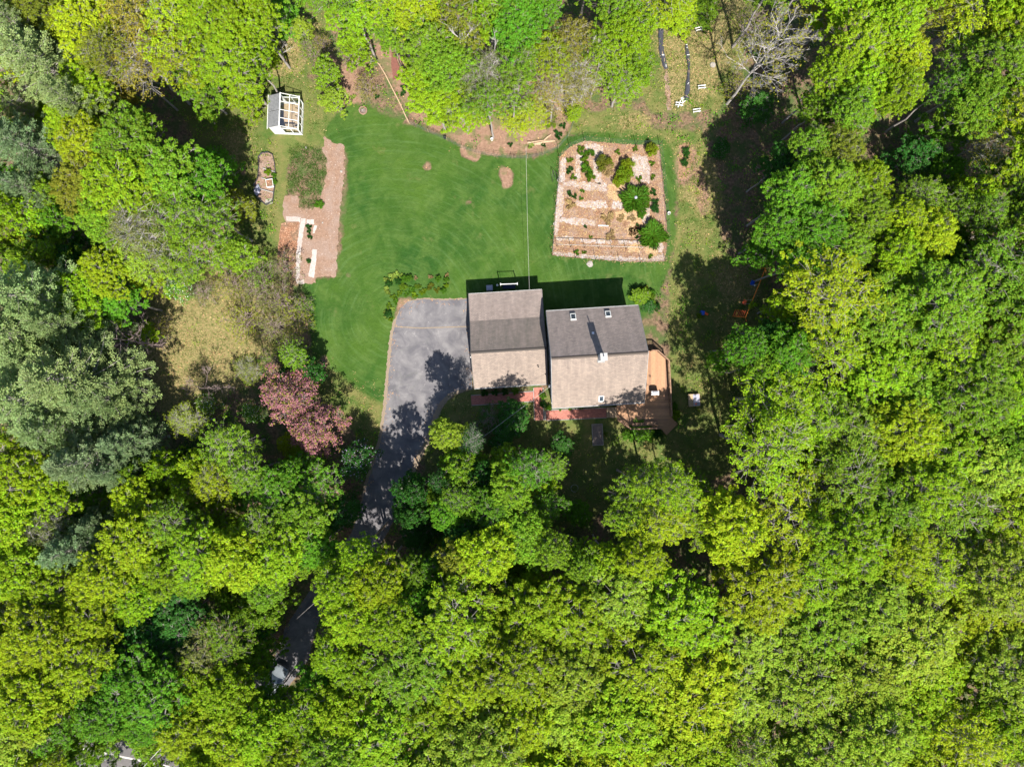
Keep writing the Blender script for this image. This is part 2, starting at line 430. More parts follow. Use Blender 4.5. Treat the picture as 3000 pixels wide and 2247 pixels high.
def ground_mesh(name, keep=None, z=0.0):
    ny, nx = GX.shape
    me = bpy.data.meshes.new(name)
    co = np.stack([GX, GY, np.full(GX.shape, z)], -1).reshape(-1,3)
    idx = np.arange(nx*ny).reshape(ny,nx)
    q = np.stack([idx[:-1,:-1], idx[:-1,1:], idx[1:,1:], idx[1:,:-1]], -1)
    if keep is not None: q = q[keep[:-1,:-1] & keep[1:,1:] & keep[:-1,1:] & keep[1:,:-1]]
    q = q.reshape(-1,4)
    used, inv = np.unique(q, return_inverse=True); q = inv.reshape(-1,4)
    me.vertices.add(len(used)); me.vertices.foreach_set("co", co[used].reshape(-1).astype(np.float32))
    me.loops.add(q.size); me.loops.foreach_set("vertex_index", q.reshape(-1).astype(np.int32))
    me.polygons.add(len(q)); me.polygons.foreach_set("loop_start", np.arange(0,q.size,4,dtype=np.int32))
    me.update()
    for nm, A in (("m_lawn", mL), ("m_rough", mR), ("m_dry", mD), ("m_mulch", mM)):
        at = me.attributes.new(nm, 'FLOAT', 'POINT'); at.data.foreach_set("value", A.reshape(-1)[used].astype(np.float32))
    return me

def ground_material():
    m, nt, b = new_mat('yard_ground')
    p = geo_pos(nt)
    def att(n):
        a = node(nt, "ShaderNodeAttribute"); a.attribute_name = n; return a.outputs["Fac"]
    big = noise(nt, 0.10, 4, 0.5, p); mid = noise(nt, 0.6, 5, 0.6, p, 0.4); fine = noise(nt, 3.0, 7, 0.72, p); vf = noise(nt, 11.0, 4, 0.7, p)
    speck = noise(nt, 5.5, 3, 0.6, p)
    # forest floor: brown litter with dark soil and green undergrowth
    floor = mixc(nt, maprange(nt, fine, 0.36, 0.62), (0.050,0.034,0.022), (0.150,0.098,0.064))
    floor = mixc(nt, maprange(nt, mid, 0.42, 0.6, 0, 0.85), floor, (0.035,0.065,0.015))
    floor = mixc(nt, maprange(nt, speck, 0.62, 0.74, 0, 0.7), floor, (0.21,0.14,0.09))
    # rough grass
    rough = mixc(nt, maprange(nt, mid, 0.34, 0.62), (0.030,0.066,0.011), (0.110,0.098,0.036))
    rough = mixc(nt, maprange(nt, fine, 0.36, 0.66, 0, 0.75), rough, (0.072,0.088,0.022))
    rough = mixc(nt, maprange(nt, speck, 0.64, 0.76, 0, 0.6), rough, (0.19,0.135,0.085))
    dry = mixc(nt, maprange(nt, fine, 0.35, 0.62), (0.062,0.080,0.02), (0.170,0.130,0.060))
    dry = mixc(nt, maprange(nt, speck, 0.57, 0.7, 0, 0.8), dry, (0.25,0.165,0.10))
    mul = mixc(nt, maprange(nt, fine, 0.32, 0.66), (0.205,0.128,0.090), (0.115,0.068,0.045))
    mul = mixc(nt, maprange(nt, mid, 0.48, 0.60, 0, 0.8), mul, (0.075,0.08,0.03))
    # lawn
    lawn = mixc(nt, maprange(nt, big, 0.35, 0.62), (0.018,0.054,0.008), (0.040,0.078,0.010))
    lawn = mixc(nt, maprange(nt, mid, 0.42, 0.64, 0, 0.8), lawn, (0.052,0.090,0.018))
    mid2 = noise(nt, 0.28, 6, 0.7, p, 0.8)
    lawn = mixc(nt, maprange(nt, mid2, 0.40, 0.60, 0.7, 0.0), lawn, (0.72,0.80,0.8), 'MULTIPLY')
    lawn = mixc(nt, maprange(nt, fine, 0.3, 0.7, 0, 0.6), lawn, (0.55,0.62,0.5), 'MULTIPLY')
    lawn = mixc(nt, maprange(nt, vf, 0.62, 0.8, 0, 0.5), lawn, (0.09,0.12,0.04))
    mp = node(nt, "ShaderNodeMapping"); mp.inputs["Location"].default_value = (14.0, -8.0, 0); nt.links.new(p, mp.inputs[0])
    for sc, rot, msk, lo in ((2.6, 0, 0.9, 0.9), (4.4, 0, 2.3, 0.93)):
        wv = node(nt, "ShaderNodeTexWave", wave_type='RINGS', rings_direction='Z')
        wv.inputs["Scale"].default_value = sc*0.11; wv.inputs["Distortion"].default_value = 4.5
        wv.inputs["Detail"].default_value = 3; wv.inputs["Detail Scale"].default_value = 0.6
        nt.links.new(mp.outputs[0], wv.inputs["Vector"])
        brk = noise(nt, 0.25*msk, 3, 0.6, p)
        f = mathn(nt, 'MULTIPLY', maprange(nt, wv.outputs["Fac"], lo-0.12, 1.0), maprange(nt, brk, 0.44, 0.66, 0, 0.2))
        lawn = mixc(nt, f, lawn, (0.075,0.13,0.045))
    worn = noise(nt, 0.35, 6, 0.65, mp.outputs[0])
    lawn = mixc(nt, maprange(nt, worn, 0.60, 0.74, 0, 0.5), lawn, (0.115,0.110,0.042))
    def th(a, soft=0.14, k=0.55):
        s = mathn(nt, 'ADD', a, mathn(nt, 'MULTIPLY', mathn(nt, 'SUBTRACT', fine, 0.5), k))
        s = mathn(nt, 'ADD', s, mathn(nt, 'MULTIPLY', mathn(nt, 'SUBTRACT', mid, 0.5), k*1.1))
        return maprange(nt, s, 0.5-soft, 0.5+soft, 0, 1, True)
    c = mixc(nt, th(att("m_rough"), 0.2, 0.9), floor, rough)
    c = mixc(nt, th(att("m_dry"), 0.25, 1.1), c, dry)
    c = mixc(nt, th(att("m_mulch"), 0.1, 0.6), c, mul)
    c = mixc(nt, th(att("m_lawn"), 0.2, 0.9), c, lawn)
    nt.links.new(c, b.inputs["Base Color"]); b.inputs["Roughness"].default_value = 0.95
    b.inputs["Specular IOR Level"].default_value = 0.1
    h = mathn(nt, 'ADD', fine, mathn(nt, 'MULTIPLY', vf, 0.5))
    bump(nt, b, h, 0.9, 0.12)
    return m
M['ground'] = ground_material()
far = MB(); far.add([(-900,-900,-0.06),(900,-900,-0.06),(900,900,-0.06),(-900,900,-0.06)], [(0,1,2,3)])
struct('terrain', far, M['ground'])
struct('ground', ground_mesh('ground'), M['ground'])
struct('lawn', ground_mesh('lawn', keep=(mL > 0.45), z=0.004), M['ground'])

def sheet(name, poly, z, m, edge=0.12, seed=1, step=0.22, structure=True, thick=None):
    """a flat bed with an irregular edge; poly in photo pixels"""
    r = random.Random(seed); pts = []
    W = [P(*q) for q in poly]; n = len(W)
    for i in range(n):
        a, b_ = W[i], W[(i+1)%n]; L = math.hypot(b_[0]-a[0], b_[1]-a[1]); k = max(1, int(L/step))
        nx, ny = (b_[1]-a[1])/(L+1e-9), -(b_[0]-a[0])/(L+1e-9)
        for j in range(k):
            t = j/k; q_ = len(pts); d = edge*(0.55*math.sin(q_*0.9+seed)+0.45*math.sin(q_*2.3+seed*2)*1.0)*0.7+r.uniform(-edge,edge)*0.5
            if j == 0: d *= 0.2
            pts.append((a[0]+(b_[0]-a[0])*t+nx*d, a[1]+(b_[1]-a[1])*t+ny*d))
    mb = MB()
    if thick: mb.prism(pts, z-thick, z)
    else: mb.add([(x,y,z) for x,y in pts], [tuple(range(len(pts)))])
    me = mb.mesh(name)
    # keep the face up
    if me.polygons[1 if thick else 0].normal.z < 0: me.flip_normals()
    o = link(name, me, m)
    if structure: o["kind"] = "structure"
    return o

# driveway, road
DR = [(1196,884),(1240,877),(1300,880),(1374,876),(1380,1000),(1384,1140),(1345,1142),(1310,1155),(1285,1185),(1262,1235),(1245,1290),(1215,1345),(1190,1420),(1165,1500),
      (1130,1570),(1085,1630),(1040,1690),(985,1750),(940,1800),(915,1880),(905,1930),(860,1990),(800,2070),(700,2170),(640,2230),(520,2200),(620,2120),(700,2040),(775,1965),(812,1910),(835,1840),
      (880,1770),(930,1700),(985,1630),(1030,1560),(1052,1500),(1075,1420),(1098,1350),(1116,1290),(1130,1200),(1138,1110),(1150,985),(1160,945),(1172,905)]
verge = [(x + (14 if 1180 < x < 1400 and y > 1140 else 0) + (-9 if (x < 1165 and y < 1450) else 0), y + (-4 if y < 900 else 0) + (5 if 1180 < x < 1400 and y > 1140 else 0)) for x, y in DR]
sheet('verge', verge, 0.008, M['sand'], 0.09, 5, 0.17)
sheet('driveway', DR, 0.016, M['asphalt'], 0.07, 3)
sheet('driveway_joint', [(1150,955),(1230,960),(1378,955),(1378,958),(1230,963),(1150,958)], 0.020, M['sand'], 0.02, 4)
ROADP = [(60,2135),(255,2150),(420,2178),(620,2225),(760,2275),(760,2420),(60,2420)]
sheet('road', ROADP, 0.012, M['asphalt_road'], 0.1, 6)
sheet('road_edge_line', [(225,2186),(255,2192),(400,2222),(560,2256),(640,2276),(640,2280),(558,2261),(398,2227),(253,2197),(225,2191)], 0.017, M['road_paint'], 0.01, 6)

# ------------------------------------------------------------------ roofs
def slope_mesh(name, L, top, bot, x0=0.0, course=0.145, lift=0.014):
    """roof slope between ridge line y,z=top and eave y,z=bot, along local x from x0 to x0+L; stepped courses"""
    (yt, zt), (yb, zb) = top, bot
    S = math.hypot(yb-yt, zb-zt); n = max(2, int(round(S/course)))
    dy, dz = (yb-yt)/S, (zb-zt)/S; ny, nz = (-dz, dy) if dy > 0 else (dz, -dy)
    if nz < 0: ny, nz = -ny, -nz
    v = []; f = []; uv = []
    for k in range(n):
        s0 = S*k/n; s1 = S*(k+1)/n
        for s, l in ((s0, 0.0), (s1, lift)):
            y = yt+dy*s+ny*l; z = zt+dz*s+nz*l
            v += [(x0, y, z), (x0+L, y, z)]; uv += [(0, S-s), (L, S-s)]
        b = 4*k
        f.append((b, b+1, b+3, b+2))
        if k < n-1: f.append((b+2, b+3, b+5, b+4))
    th = 0.16
    b = len(v)
    v += [(x0,yt,zt-th),(x0+L,yt,zt-th),(x0,yb,zb-th),(x0+L,yb,zb-th)]; uv += [(0,S),(L,S),(0,0),(L,0)]
    e = 4*(n-1)+2
    f += [(b,b+2,b+3,b+1),(e,e+1,b+3,b+2),(0,b+0,b+1,1)]
    f += [(0,e,b+2,b),(1,b+1,b+3,e+1)]
    me = bpy.data.meshes.new(name); me.from_pydata(v, [], f); me.update()
    ul = me.uv_layers.new(name="UVMap")
    for lp in me.loops: ul.data[lp.index].uv = uv[lp.vertex_index]
    return me

def gable_walls(mb, x0, x1, prof, th=0.12):
    """prof: list of (y,z) from south base over the roof to north base; extruded along x at both ends + long walls"""
    n = len(prof)
    for x in (x0, x1-th):
        mb.add([(x,y,z) for y,z in prof]+[(x+th,y,z) for y,z in prof],
               [tuple(range(n))[::-1], tuple(range(n,2*n))]+[(i,(i+1)%n,(i+1)%n+n,i+n) for i in range(n)])
    ys, zs = prof[1]; yn, zn = prof[-2]
    mb.box(x0+th, x1-th, ys, ys+th, 0, zs-0.01); mb.box(x0+th, x1-th, yn-th, yn, 0, zn-0.01)

def window(parent, x, y, z, w, h, axis):
    """window on a wall plane; axis 'x' = wall faces +-x, 'y' = wall faces +-y; sign via w sign"""
    mb = MB(); t = 0.06
    if axis == 'y':
        s = 1 if w > 0 else -1; w = abs(w)
        for a in ((x-w/2,x+w/2,z-h/2-t,z-h/2),(x-w/2,x+w/2,z+h/2,z+h/2+t),(x-w/2-t,x-w/2,z-h/2-t,z+h/2+t),(x+w/2,x+w/2+t,z-h/2-t,z+h/2+t),(x-w/2,x+w/2,z-0.02,z+0.02)):
            mb.box(a[0],a[1],min(y,y+s*0.05),max(y,y+s*0.05),a[2],a[3])
        o = link('window', mb, M['white_paint'], parent)
        g = MB(); g.box(x-w/2,x+w/2,min(y+s*0.005,y+s*0.02),max(y+s*0.005,y+s*0.02),z-h/2,z+h/2); link('pane', g, M['glass_dark'], o)
    else:
        s = 1 if w > 0 else -1; w = abs(w)
        for a in ((y-w/2,y+w/2,z-h/2-t,z-h/2),(y-w/2,y+w/2,z+h/2,z+h/2+t),(y-w/2-t,y-w/2,z-h/2-t,z+h/2+t),(y+w/2,y+w/2+t,z-h/2-t,z+h/2+t),(y-w/2,y+w/2,z-0.02,z+0.02)):
            mb.box(min(x,x+s*0.05),max(x,x+s*0.05),a[0],a[1],a[2],a[3])
        o = link('window', mb, M['white_paint'], parent)
        g = MB(); g.box(min(x+s*0.005,x+s*0.02),max(x+s*0.005,x+s*0.02),y-w/2,y+w/2,z-h/2,z+h/2); link('pane', g, M['glass_dark'], o)

# main house -------------------------------------------------------
HR = math.radians(3.6)
house = thing('house', 'two storey house with tan south roof slope, white chimney and three skylights', 'house', (4.1,2.6,0), HR)
HL, HE, HZ, HZE = 10.06, 5.3, 9.1, 5.2
rf = link('roof', slope_mesh('roof', HL, (0,HZ), (-HE,HZE)), M['shingle'], house); rf["label"] = "sunlit tan south roof slope"
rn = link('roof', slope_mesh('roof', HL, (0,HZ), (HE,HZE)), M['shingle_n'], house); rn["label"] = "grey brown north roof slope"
rc = MB(); pz = 0.74
rc.add([(0,-0.16,HZ-0.16*pz+0.03),(HL,-0.16,HZ-0.16*pz+0.03),(HL,0,HZ+0.05),(0,0,HZ+0.05),(0,0.16,HZ-0.16*pz+0.03),(HL,0.16,HZ-0.16*pz+0.03)],[(0,1,2,3),(3,2,5,4)])
link('ridge_cap', rc, M['shingle'], house)
mb = MB()
k = (HZ-HZE)/HE
wy = HE-0.35; wz = HZ-wy*k-0.19
gable_walls(mb, 0.2, HL-0.2, [(-wy,0),(-wy,wz),(0,HZ-0.2),(wy,wz),(wy,0)])
link('wall', mb, M['siding'], house)
# clapboard relief
mb = MB(); z = 0.3
while z < 8.2:
    hw = min(wy, (HZ-0.25-z)/k) - 0.03
    if hw > 0.3:
        mb.box(0.18, 0.2, -hw, hw, z, z+0.02); mb.box(HL-0.2, HL-0.18, -hw, hw, z, z+0.02)
    if z < wz-0.2:
        mb.box(0.25, HL-0.25, -wy-0.02, -wy, z, z+0.02); mb.box(0.25, HL-0.25, wy, wy+0.02, z, z+0.02)
    z += 0.18
o = link('clapboard_edges', mb, M['siding'], house); o["kind"] = "stuff"
for sgn, y in ((-1,-HE),(1,HE)):
    mb = MB(); mb.box(-0.02, HL+0.02, min(y, y+sgn*0.11), max(y, y+sgn*0.11), HZE-0.12, HZE-0.01)
    link('gutter', mb, M['gutter'], house)
for x in (-0.035, HL+0.035):
    mb = MB()
    for sgn in (-1,1): mb.bar((x,sgn*0.0,HZ-0.09),(x,sgn*HE,HZE-0.09),0.05,0.2)
    link('rake_board', mb, M['gutter'], house)
def onroof(px, py, h):   # photo pixel at height h -> house local
    x, y = P(px, py, h); v = Matrix.Rotation(-HR, 3, 'Z') @ Vector((x-4.1, y-2.6, 0)); return v.x, v.y
def skylight(px, py, h, w=0.62, l=0.86, lift=0.17, lab=None):
    x, y = onroof(px, py, h); s = 1 if y > 0 else -1
    sk = bpy.data.objects.new('skylight', None); col.objects.link(sk); sk.parent = house
    ang = math.atan(k)
    sk.matrix_local = Matrix.Translation((x, y, HZ-abs(y)*k)) @ Matrix.Rotation(-s*ang, 4, 'X')
    if lab: sk["label"] = lab
    mb = MB(); t = 0.08
    mb.box(-w/2,w/2,-l/2,-l/2+t,-0.02,lift); mb.box(-w/2,w/2,l/2-t,l/2,-0.02,lift)
    mb.box(-w/2,-w/2+t,-l/2+t,l/2-t,-0.02,lift); mb.box(w/2-t,w/2,-l/2+t,l/2-t,-0.02,lift)
    link('skylight_frame', mb, M['white_paint'], sk)
    mb = MB(); mb.box(-w/2+t,w/2-t,-l/2+t,l/2-t,lift-0.05,lift-0.02); link('pane', mb, M['glass_dark'], sk)
skylight(1679, 930, 5.8, 0.60, 0.86, 0.17, "blue reflecting skylight near the north eave, left one")
skylight(1781, 922, 5.8, 0.60, 0.80, 0.17, "raised skylight near the north eave, right one")
skylight(1762, 1167, 5.9, 0.56, 0.80, 0.10, "white framed skylight low on the tan slope")
cx, cy = onroof(1765, 1047, 10.0)
ch = bpy.data.objects.new('chimney', None); col.objects.link(ch); ch.parent = house; ch.location = (cx, cy, 0)
mb = MB(); mb.box(-0.30,0.30,-0.33,0.33,8.3,11.1); link('chimney_stack', mb, M['white_paint'], ch)
mb = MB(); mb.box(-0.36,0.36,-0.39,0.39,11.1,11.2); link('chimney_cap', mb, M['concrete'], ch)
mb = MB(); mb.tube([(-0.02,0.05,11.2),(-0.02,0.05,12.1)], 0.055, 8); link('flue_pipe', mb, M['silver'], ch)
mb = MB(); mb.box(-0.38,0.38,-0.5,0.5,8.72,8.86); link('flashing', mb, M['gutter'], ch)
vx, vy = onroof(1737, 976, 7.2)
mb = MB(); mb.tube([(vx,vy,HZ-vy*k-0.05),(vx,vy,HZ-vy*k+0.35)], 0.05, 8); mb.box(vx-0.12,vx+0.12,vy-0.12,vy+0.12,HZ-vy*k-0.1,HZ-vy*k+0.09)
link('vent_pipe', mb, M['silver'], house)
for x in (2.0, 5.0, 8.0):
    window(house, x, wy, 4.1, 0.9, 1.2, 'y'); window(house, x, wy, 1.6, 0.9, 1.3, 'y'); window(house, x, -wy, 4.1, -0.9, 1.2, 'y')
for x in (1.6, 3.8, 8.4): window(house, x, -wy, 1.7, -0.9, 1.3, 'y')
for y in (-2.2, 2.2): window(house, HL-0.2, y, 3.6, 0.9, 1.2, 'x'); window(house, 0.2, y, 5.0, -0.8, 1.0, 'x')
mb = MB(); mb.box(5.6,6.6,-wy-0.05,-wy,0.3,2.4); d = link('door', mb, M['trim'], house)
mb = MB(); mb.tube([(6.45,-wy-0.1,1.3),(6.45,-wy-0.05,1.3)],0.03,8); link('handle', mb, M['silver'], d)
mb = MB(); mb.box(HL-0.2,HL-0.15,-4.2,-2.6,0.96,3.0); d = link('door', mb, M['glass_dark'], house); d["label"] = "sliding glass door to the deck"
# electric service mast on the west gable
mb = MB(); mb.tube([(0.05,-2.9,2.0),(0.05,-2.9,5.6),(0.0,-2.9,5.9)], 0.04, 8); mb.box(-0.1,0.18,-3.05,-2.75,1.4,2.0); mb.lathe([(0.13,0),(0.16,0.1),(0.05,0.2)],(-0.12,-2.9,5.3),10)
link('service_mast', mb, M['silver'], house)

# garage -------------------------------------------------------------
GR = math.radians(3.5); GO = (-4.49, 3.39)
garage = thing('garage', 'attached garage with tan south slope and two-pitch grey brown rear roof', 'garage', (GO[0],GO[1],0), GR)
GL = 8.28
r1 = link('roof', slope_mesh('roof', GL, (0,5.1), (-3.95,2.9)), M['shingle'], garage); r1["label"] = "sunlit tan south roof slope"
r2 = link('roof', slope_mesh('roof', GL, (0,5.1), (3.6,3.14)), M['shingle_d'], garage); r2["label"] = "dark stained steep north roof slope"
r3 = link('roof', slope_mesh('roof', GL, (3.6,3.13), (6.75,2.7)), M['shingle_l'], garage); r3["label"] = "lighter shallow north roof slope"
rc = MB()
rc.add([(0,-0.15,5.05),(GL,-0.15,5.05),(GL,0,5.14),(0,0,5.14),(0,0.15,5.05),(GL,0.15,5.05)],[(0,1,2,3),(3,2,5,4)])
link('ridge_cap', rc, M['shingle_d'], garage)
mb = MB(); gable_walls(mb, 0.2, GL-0.1, [(-3.6,0),(-3.6,2.88),(0,4.86),(3.6,2.92),(6.4,2.55),(6.4,0)])
link('wall', mb, M['siding'], garage)
mb = MB(); mb.box(-0.02,GL+0.02,-4.05,-3.95,2.78,2.89); link('gutter', mb, M['gutter'], garage)
mb = MB(); mb.box(0,GL,6.75,6.79,2.5,2.69); link('fascia', mb, M['white_paint'], garage)
for x in (-0.035, GL+0.035):
    mb = MB(); mb.bar((x,0,5.0),(x,-3.95,2.8),0.05,0.18); mb.bar((x,0,5.0),(x,3.6,3.03),0.05,0.18); mb.bar((x,3.6,3.03),(x,6.75,2.6),0.05,0.18)
    link('rake_board', mb, M['trim'], garage)
for y in (-1.8, 1.2):
    mb = MB(); mb.box(0.14,0.2,y-1.2,y+1.2,0.02,2.2); d = link('garage_door', mb, M['white_paint'], garage)
    for kk in range(4):
        q = MB(); q.box(0.12,0.14,y-1.1,y+1.1,0.1+kk*0.53,0.55+kk*0.53); link('door_panel', q, M['white_paint'], d)
mb = MB(); mb.box(-0.14,-0.02,-0.55,-0.43,4.5,4.72); link('gable_light', mb, M['white_paint'], garage)
mb = MB(); mb.tube([(7.3,-2.0,3.9),(7.3,-2.0,4.35)],0.05,8); mb.lathe([(0.09,0),(0.09,0.06),(0.02,0.1)],(7.3,-2.0,4.35),8); link('vent_pipe', mb, M['black_metal'], garage)
window(garage, 2.4, 6.4, 1.6, 0.9, 1.0, 'y'); window(garage, 5.6, 6.4, 1.6, 0.9, 1.0, 'y'); window(garage, 3.0, -3.6, 1.6, -0.9, 1.0, 'y')

# ------------------------------------------------------------------ deck
deck = thing('deck', 'orange brown wooden deck wrapping the right corner of the main house', 'deck')
DH = 0.95
def D(px, py, h=DH): x, y = P(px, py, h); return (x, y)
dpoly = [D(1880,1030), D(1924,1026), D(1957,1055), D(1961,1130), D(1966,1222), D(1936,1254), D(1846,1258), D(1809,1231), D(1807,1186), D(1880,1183)]
def strip_cuts(poly, c, axis):
    xs = []
    n = len(poly)
    for i in range(n):
        a, b_ = poly[i], poly[(i+1)%n]
        va, vb = a[axis], b_[axis]
        if (va > c) != (vb > c):
            t = (c-va)/(vb-va); xs.append(a[1-axis]+(b_[1-axis]-a[1-axis])*t)
    return sorted(xs)
ysplit = D(0,1173)[1]
mb = MB(); w = 0.14
x = min(p[0] for p in dpoly)+w/2
while x < max(p[0] for p in dpoly):
    c = strip_cuts(dpoly, x, 0)
    for a, b_ in zip(c[::2], c[1::2]):
        a = max(a, ysplit+0.03)
        if b_-a > 0.1: mb.box(x-w/2+0.004, x+w/2-0.004, a, b_, DH-0.03, DH+rnd.uniform(-0.003,0.003))
    x += w
y = min(p[1] for p in dpoly)+w/2
while y < ysplit:
    c = strip_cuts(dpoly, y, 1)
    for a, b_ in zip(c[::2], c[1::2]): mb.box(a, b_, y-w/2+0.004, y+w/2-0.004, DH-0.03, DH+rnd.uniform(-0.003,0.003))
    y += w
m, nt, b = new_mat('deck_boards_wood')
gi = node(nt, "ShaderNodeNewGeometry")
f = noise(nt, 5.0, 6, 0.7, gi.outputs["Position"])
c = mixc(nt, gi.outputs["Random Per Island"], (0.31,0.165,0.085), (0.19,0.10,0.055))
c = mixc(nt, maprange(nt, f, 0.35, 0.7, 0, 0.6), c, (0.6,0.58,0.55), 'MULTIPLY')
nt.links.new(c, b.inputs["Base Color"]); b.inputs["Roughness"].default_value = 0.75
M['deckboards'] = m
o = link('deck_boards', mb, m, deck); o["kind"] = "stuff"
mb = MB()
for i in range(len(dpoly)):
    a, b_ = dpoly[i], dpoly[(i+1)%len(dpoly)]
    if i in (8, 9): continue
    mb.bar((a[0],a[1],DH-0.17),(b_[0],b_[1],DH-0.17),0.05,0.25)
link('rim_joist', mb, M['deckrail'], deck)
def railing(pts):
    r_ = bpy.data.objects.new('railing', None); col.objects.link(r_); r_.parent = deck
    mb = MB(); bal = MB()
    for a, b_ in zip(pts[:-1], pts[1:]):
        mb.bar((a[0],a[1],DH+0.95),(b_[0],b_[1],DH+0.95),0.14,0.04); mb.bar((a[0],a[1],DH+0.12),(b_[0],b_[1],DH+0.12),0.05,0.08)
        mb.bar((a[0],a[1],DH+0.86),(b_[0],b_[1],DH+0.86),0.04,0.08)
        L = math.hypot(b_[0]-a[0],b_[1]-a[1]); n = int(L/0.13)
        for i in range(1,n):
            t = i/n; x = a[0]+(b_[0]-a[0])*t; y = a[1]+(b_[1]-a[1])*t
            bal.box(x-0.018,x+0.018,y-0.018,y+0.018,DH+0.14,DH+0.88)
    link('rail', mb, M['deckrail'], r_); q = link('balusters', bal, M['deckrail'], r_); q["kind"] = "stuff"
    for a, b_ in zip(pts[:-1], pts[1:]):
        L = math.hypot(b_[0]-a[0],b_[1]-a[1]); n = max(1, round(L/1.7))
        for i in range(n):
            t = i/n; x = a[0]+(b_[0]-a[0])*t; y = a[1]+(b_[1]-a[1])*t
            q = MB(); q.box(x-0.045,x+0.045,y-0.045,y+0.045,0.0,DH+1.0); link('post', q, M['deckrail'], r_)
railing([D(1905,1028), D(1923,1028), D(1955,1057), D(1959,1130), D(1963,1220)])
railing([D(1930,1253), D(1846,1256), D(1811,1229)])
# right-hand bench along the lower rail
bench = thing('deck_bench', 'slatted brown bench along the lower railing of the wooden deck', 'bench')
mb = MB()
a = D(1850,1246); b_ = D(1926,1241)
for i in range(5):
    oy = i*0.085
    mb = MB(); mb.bar((a[0],a[1]+oy-0.1,DH+0.45),(b_[0],b_[1]+oy-0.1,DH+0.45),0.065,0.035); link('slat', mb, M['deckrail'], bench)
for t in (0.03,0.5,0.97):
    mb = MB(); x = a[0]+(b_[0]-a[0])*t; y = a[1]+(b_[1]-a[1])*t; mb.box(x-0.04,x+0.04,y-0.1,y+0.25,DH,DH+0.43); link('leg', mb, M['deckrail'], bench)
# stairs off the right corner
e0 = Vector((*D(1967,1222),0)); e1 = Vector((*D(1936,1254),0)); dd = Vector((e0-e1)).normalized(); nrm = Vector((dd.y,-dd.x,0)).normalized()
for i in range(4):
    zt = DH-0.19*(i+1)
    mb = MB(); A = e1+nrm*(0.02+0.3*i); B = e0+nrm*(0.02+0.3*i)
    mb.add([(A.x,A.y,zt-0.04),(B.x,B.y,zt-0.04),((B+nrm*0.3).x,(B+nrm*0.3).y,zt-0.04),((A+nrm*0.3).x,(A+nrm*0.3).y,zt-0.04),
            (A.x,A.y,zt),(B.x,B.y,zt),((B+nrm*0.3).x,(B+nrm*0.3).y,zt),((A+nrm*0.3).x,(A+nrm*0.3).y,zt)],
           [(0,3,2,1),(4,5,6,7),(0,1,5,4),(1,2,6,5),(2,3,7,6),(3,0,4,7)])
    link('stair_tread', mb, M['deckboards'], deck)
for q in (e0, e1):
    mb = MB(); mb.bar((q.x,q.y,DH-0.3),((q+nrm*1.25).x,(q+nrm*1.25).y,0.05),0.05,0.25); link('stringer', mb, M['deckrail'], deck)

steps = thing('wooden_steps', 'three broad wooden steps joining the brick walk to the deck', 'steps')
for i in range(4):
    x0 = P(1777,0,0)[0]+0.29*i; mb = MB(); mb.box(x0,x0+0.28,P(0,1223)[1],P(0,1193)[1],0.02,0.2+0.17*i); link('step', mb, M['oldwood'], steps)

# grill under a silver cover
gx0, gy0 = P(1921,1151,2.0)
grill = thing('grill', 'covered silver barbecue grill standing on the wooden deck', 'grill', (gx0,gy0,DH), 0.05)
mb = MB(); mb.box(-0.45,0.45,-0.26,0.26,0.0,0.85); link('cover', mb, M['silver'], grill, bevel=0.06)
mb = MB()
vs=[]; fs=[]; n=9
for i in range(n+1):
    a_ = math.pi*i/n
    for x in (-0.28,0.28): vs.append((x, -math.cos(a_)*0.25, 0.85+math.sin(a_)*0.25))
for i in range(n): fs.append((2*i,2*i+1,2*i+3,2*i+2))
fs.append(tuple(range(0,2*n+2,2))); fs.append(tuple(range(1,2*n+2,2))[::-1])
mb.add(vs,fs); link('lid', mb, M['silver'], grill)
for sx in (-1,1):
    for sy in (-1,1):
        mb = MB(); mb.lathe([(0.05,0.0),(0.05,0.06)],(sx*0.38,sy*0.2,0),8); link('wheel', mb, M['rubber'], grill)

# ------------------------------------------------------------------ brick walks
def brick_walk(p0, p1, width, z=0.05):
    """bricks laid along p0-p1 (world)"""
    a = Vector((*p0,0)); b_ = Vector((*p1,0)); L = (b_-a).length; d = (b_-a).normalized(); n_ = Vector((-d.y,d.x,0))
    W = MB(); rows = int(width/0.105); r = random.Random(3)
    for j in range(rows):
        s = -0.1 if j%2 else 0.0
        while s < L:
            s0 = max(0, s); s1 = min(L, s+0.2); s += 0.21
            if s1-s0 < 0.03: continue
            zz = z+r.uniform(-0.004,0.004); o0 = -width/2+j*0.105
            q = [a+d*s0+n_*o0, a+d*s1+n_*o0, a+d*s1+n_*(o0+0.097), a+d*s0+n_*(o0+0.097)]
            W.add([(v.x,v.y,z-0.03) for v in q]+[(v.x,v.y,zz) for v in q], [(4,5,6,7),(0,1,5,4),(1,2,6,5),(2,3,7,6),(3,0,4,7)])
    base = MB(); q = [a-n_*(width/2+0.05)-d*0.03, b_-n_*(width/2+0.05)+d*0.03, b_+n_*(width/2+0.03)+d*0.03, a+n_*(width/2+0.03)-d*0.03]
    base.prism([(v.x,v.y) for v in q], -0.02, z-0.012)
    return W, base, (a,b_,d,n_)
m, nt, b = new_mat('walk_bricks')
gi = node(nt, "ShaderNodeNewGeometry"); f = noise(nt, 1.4, 6, 0.7, gi.outputs["Position"])
c = mixc(nt, gi.outputs["Random Per Island"], (0.30,0.105,0.075), (0.19,0.065,0.05))
c = mixc(nt, maprange(nt, f, 0.45, 0.7, 0, 0.6), c, (0.66,0.66,0.68), 'MULTIPLY'); nt.links.new(c, b.inputs["Base Color"]); b.inputs["Roughness"].default_value = 0.85
M['bricks'] = m
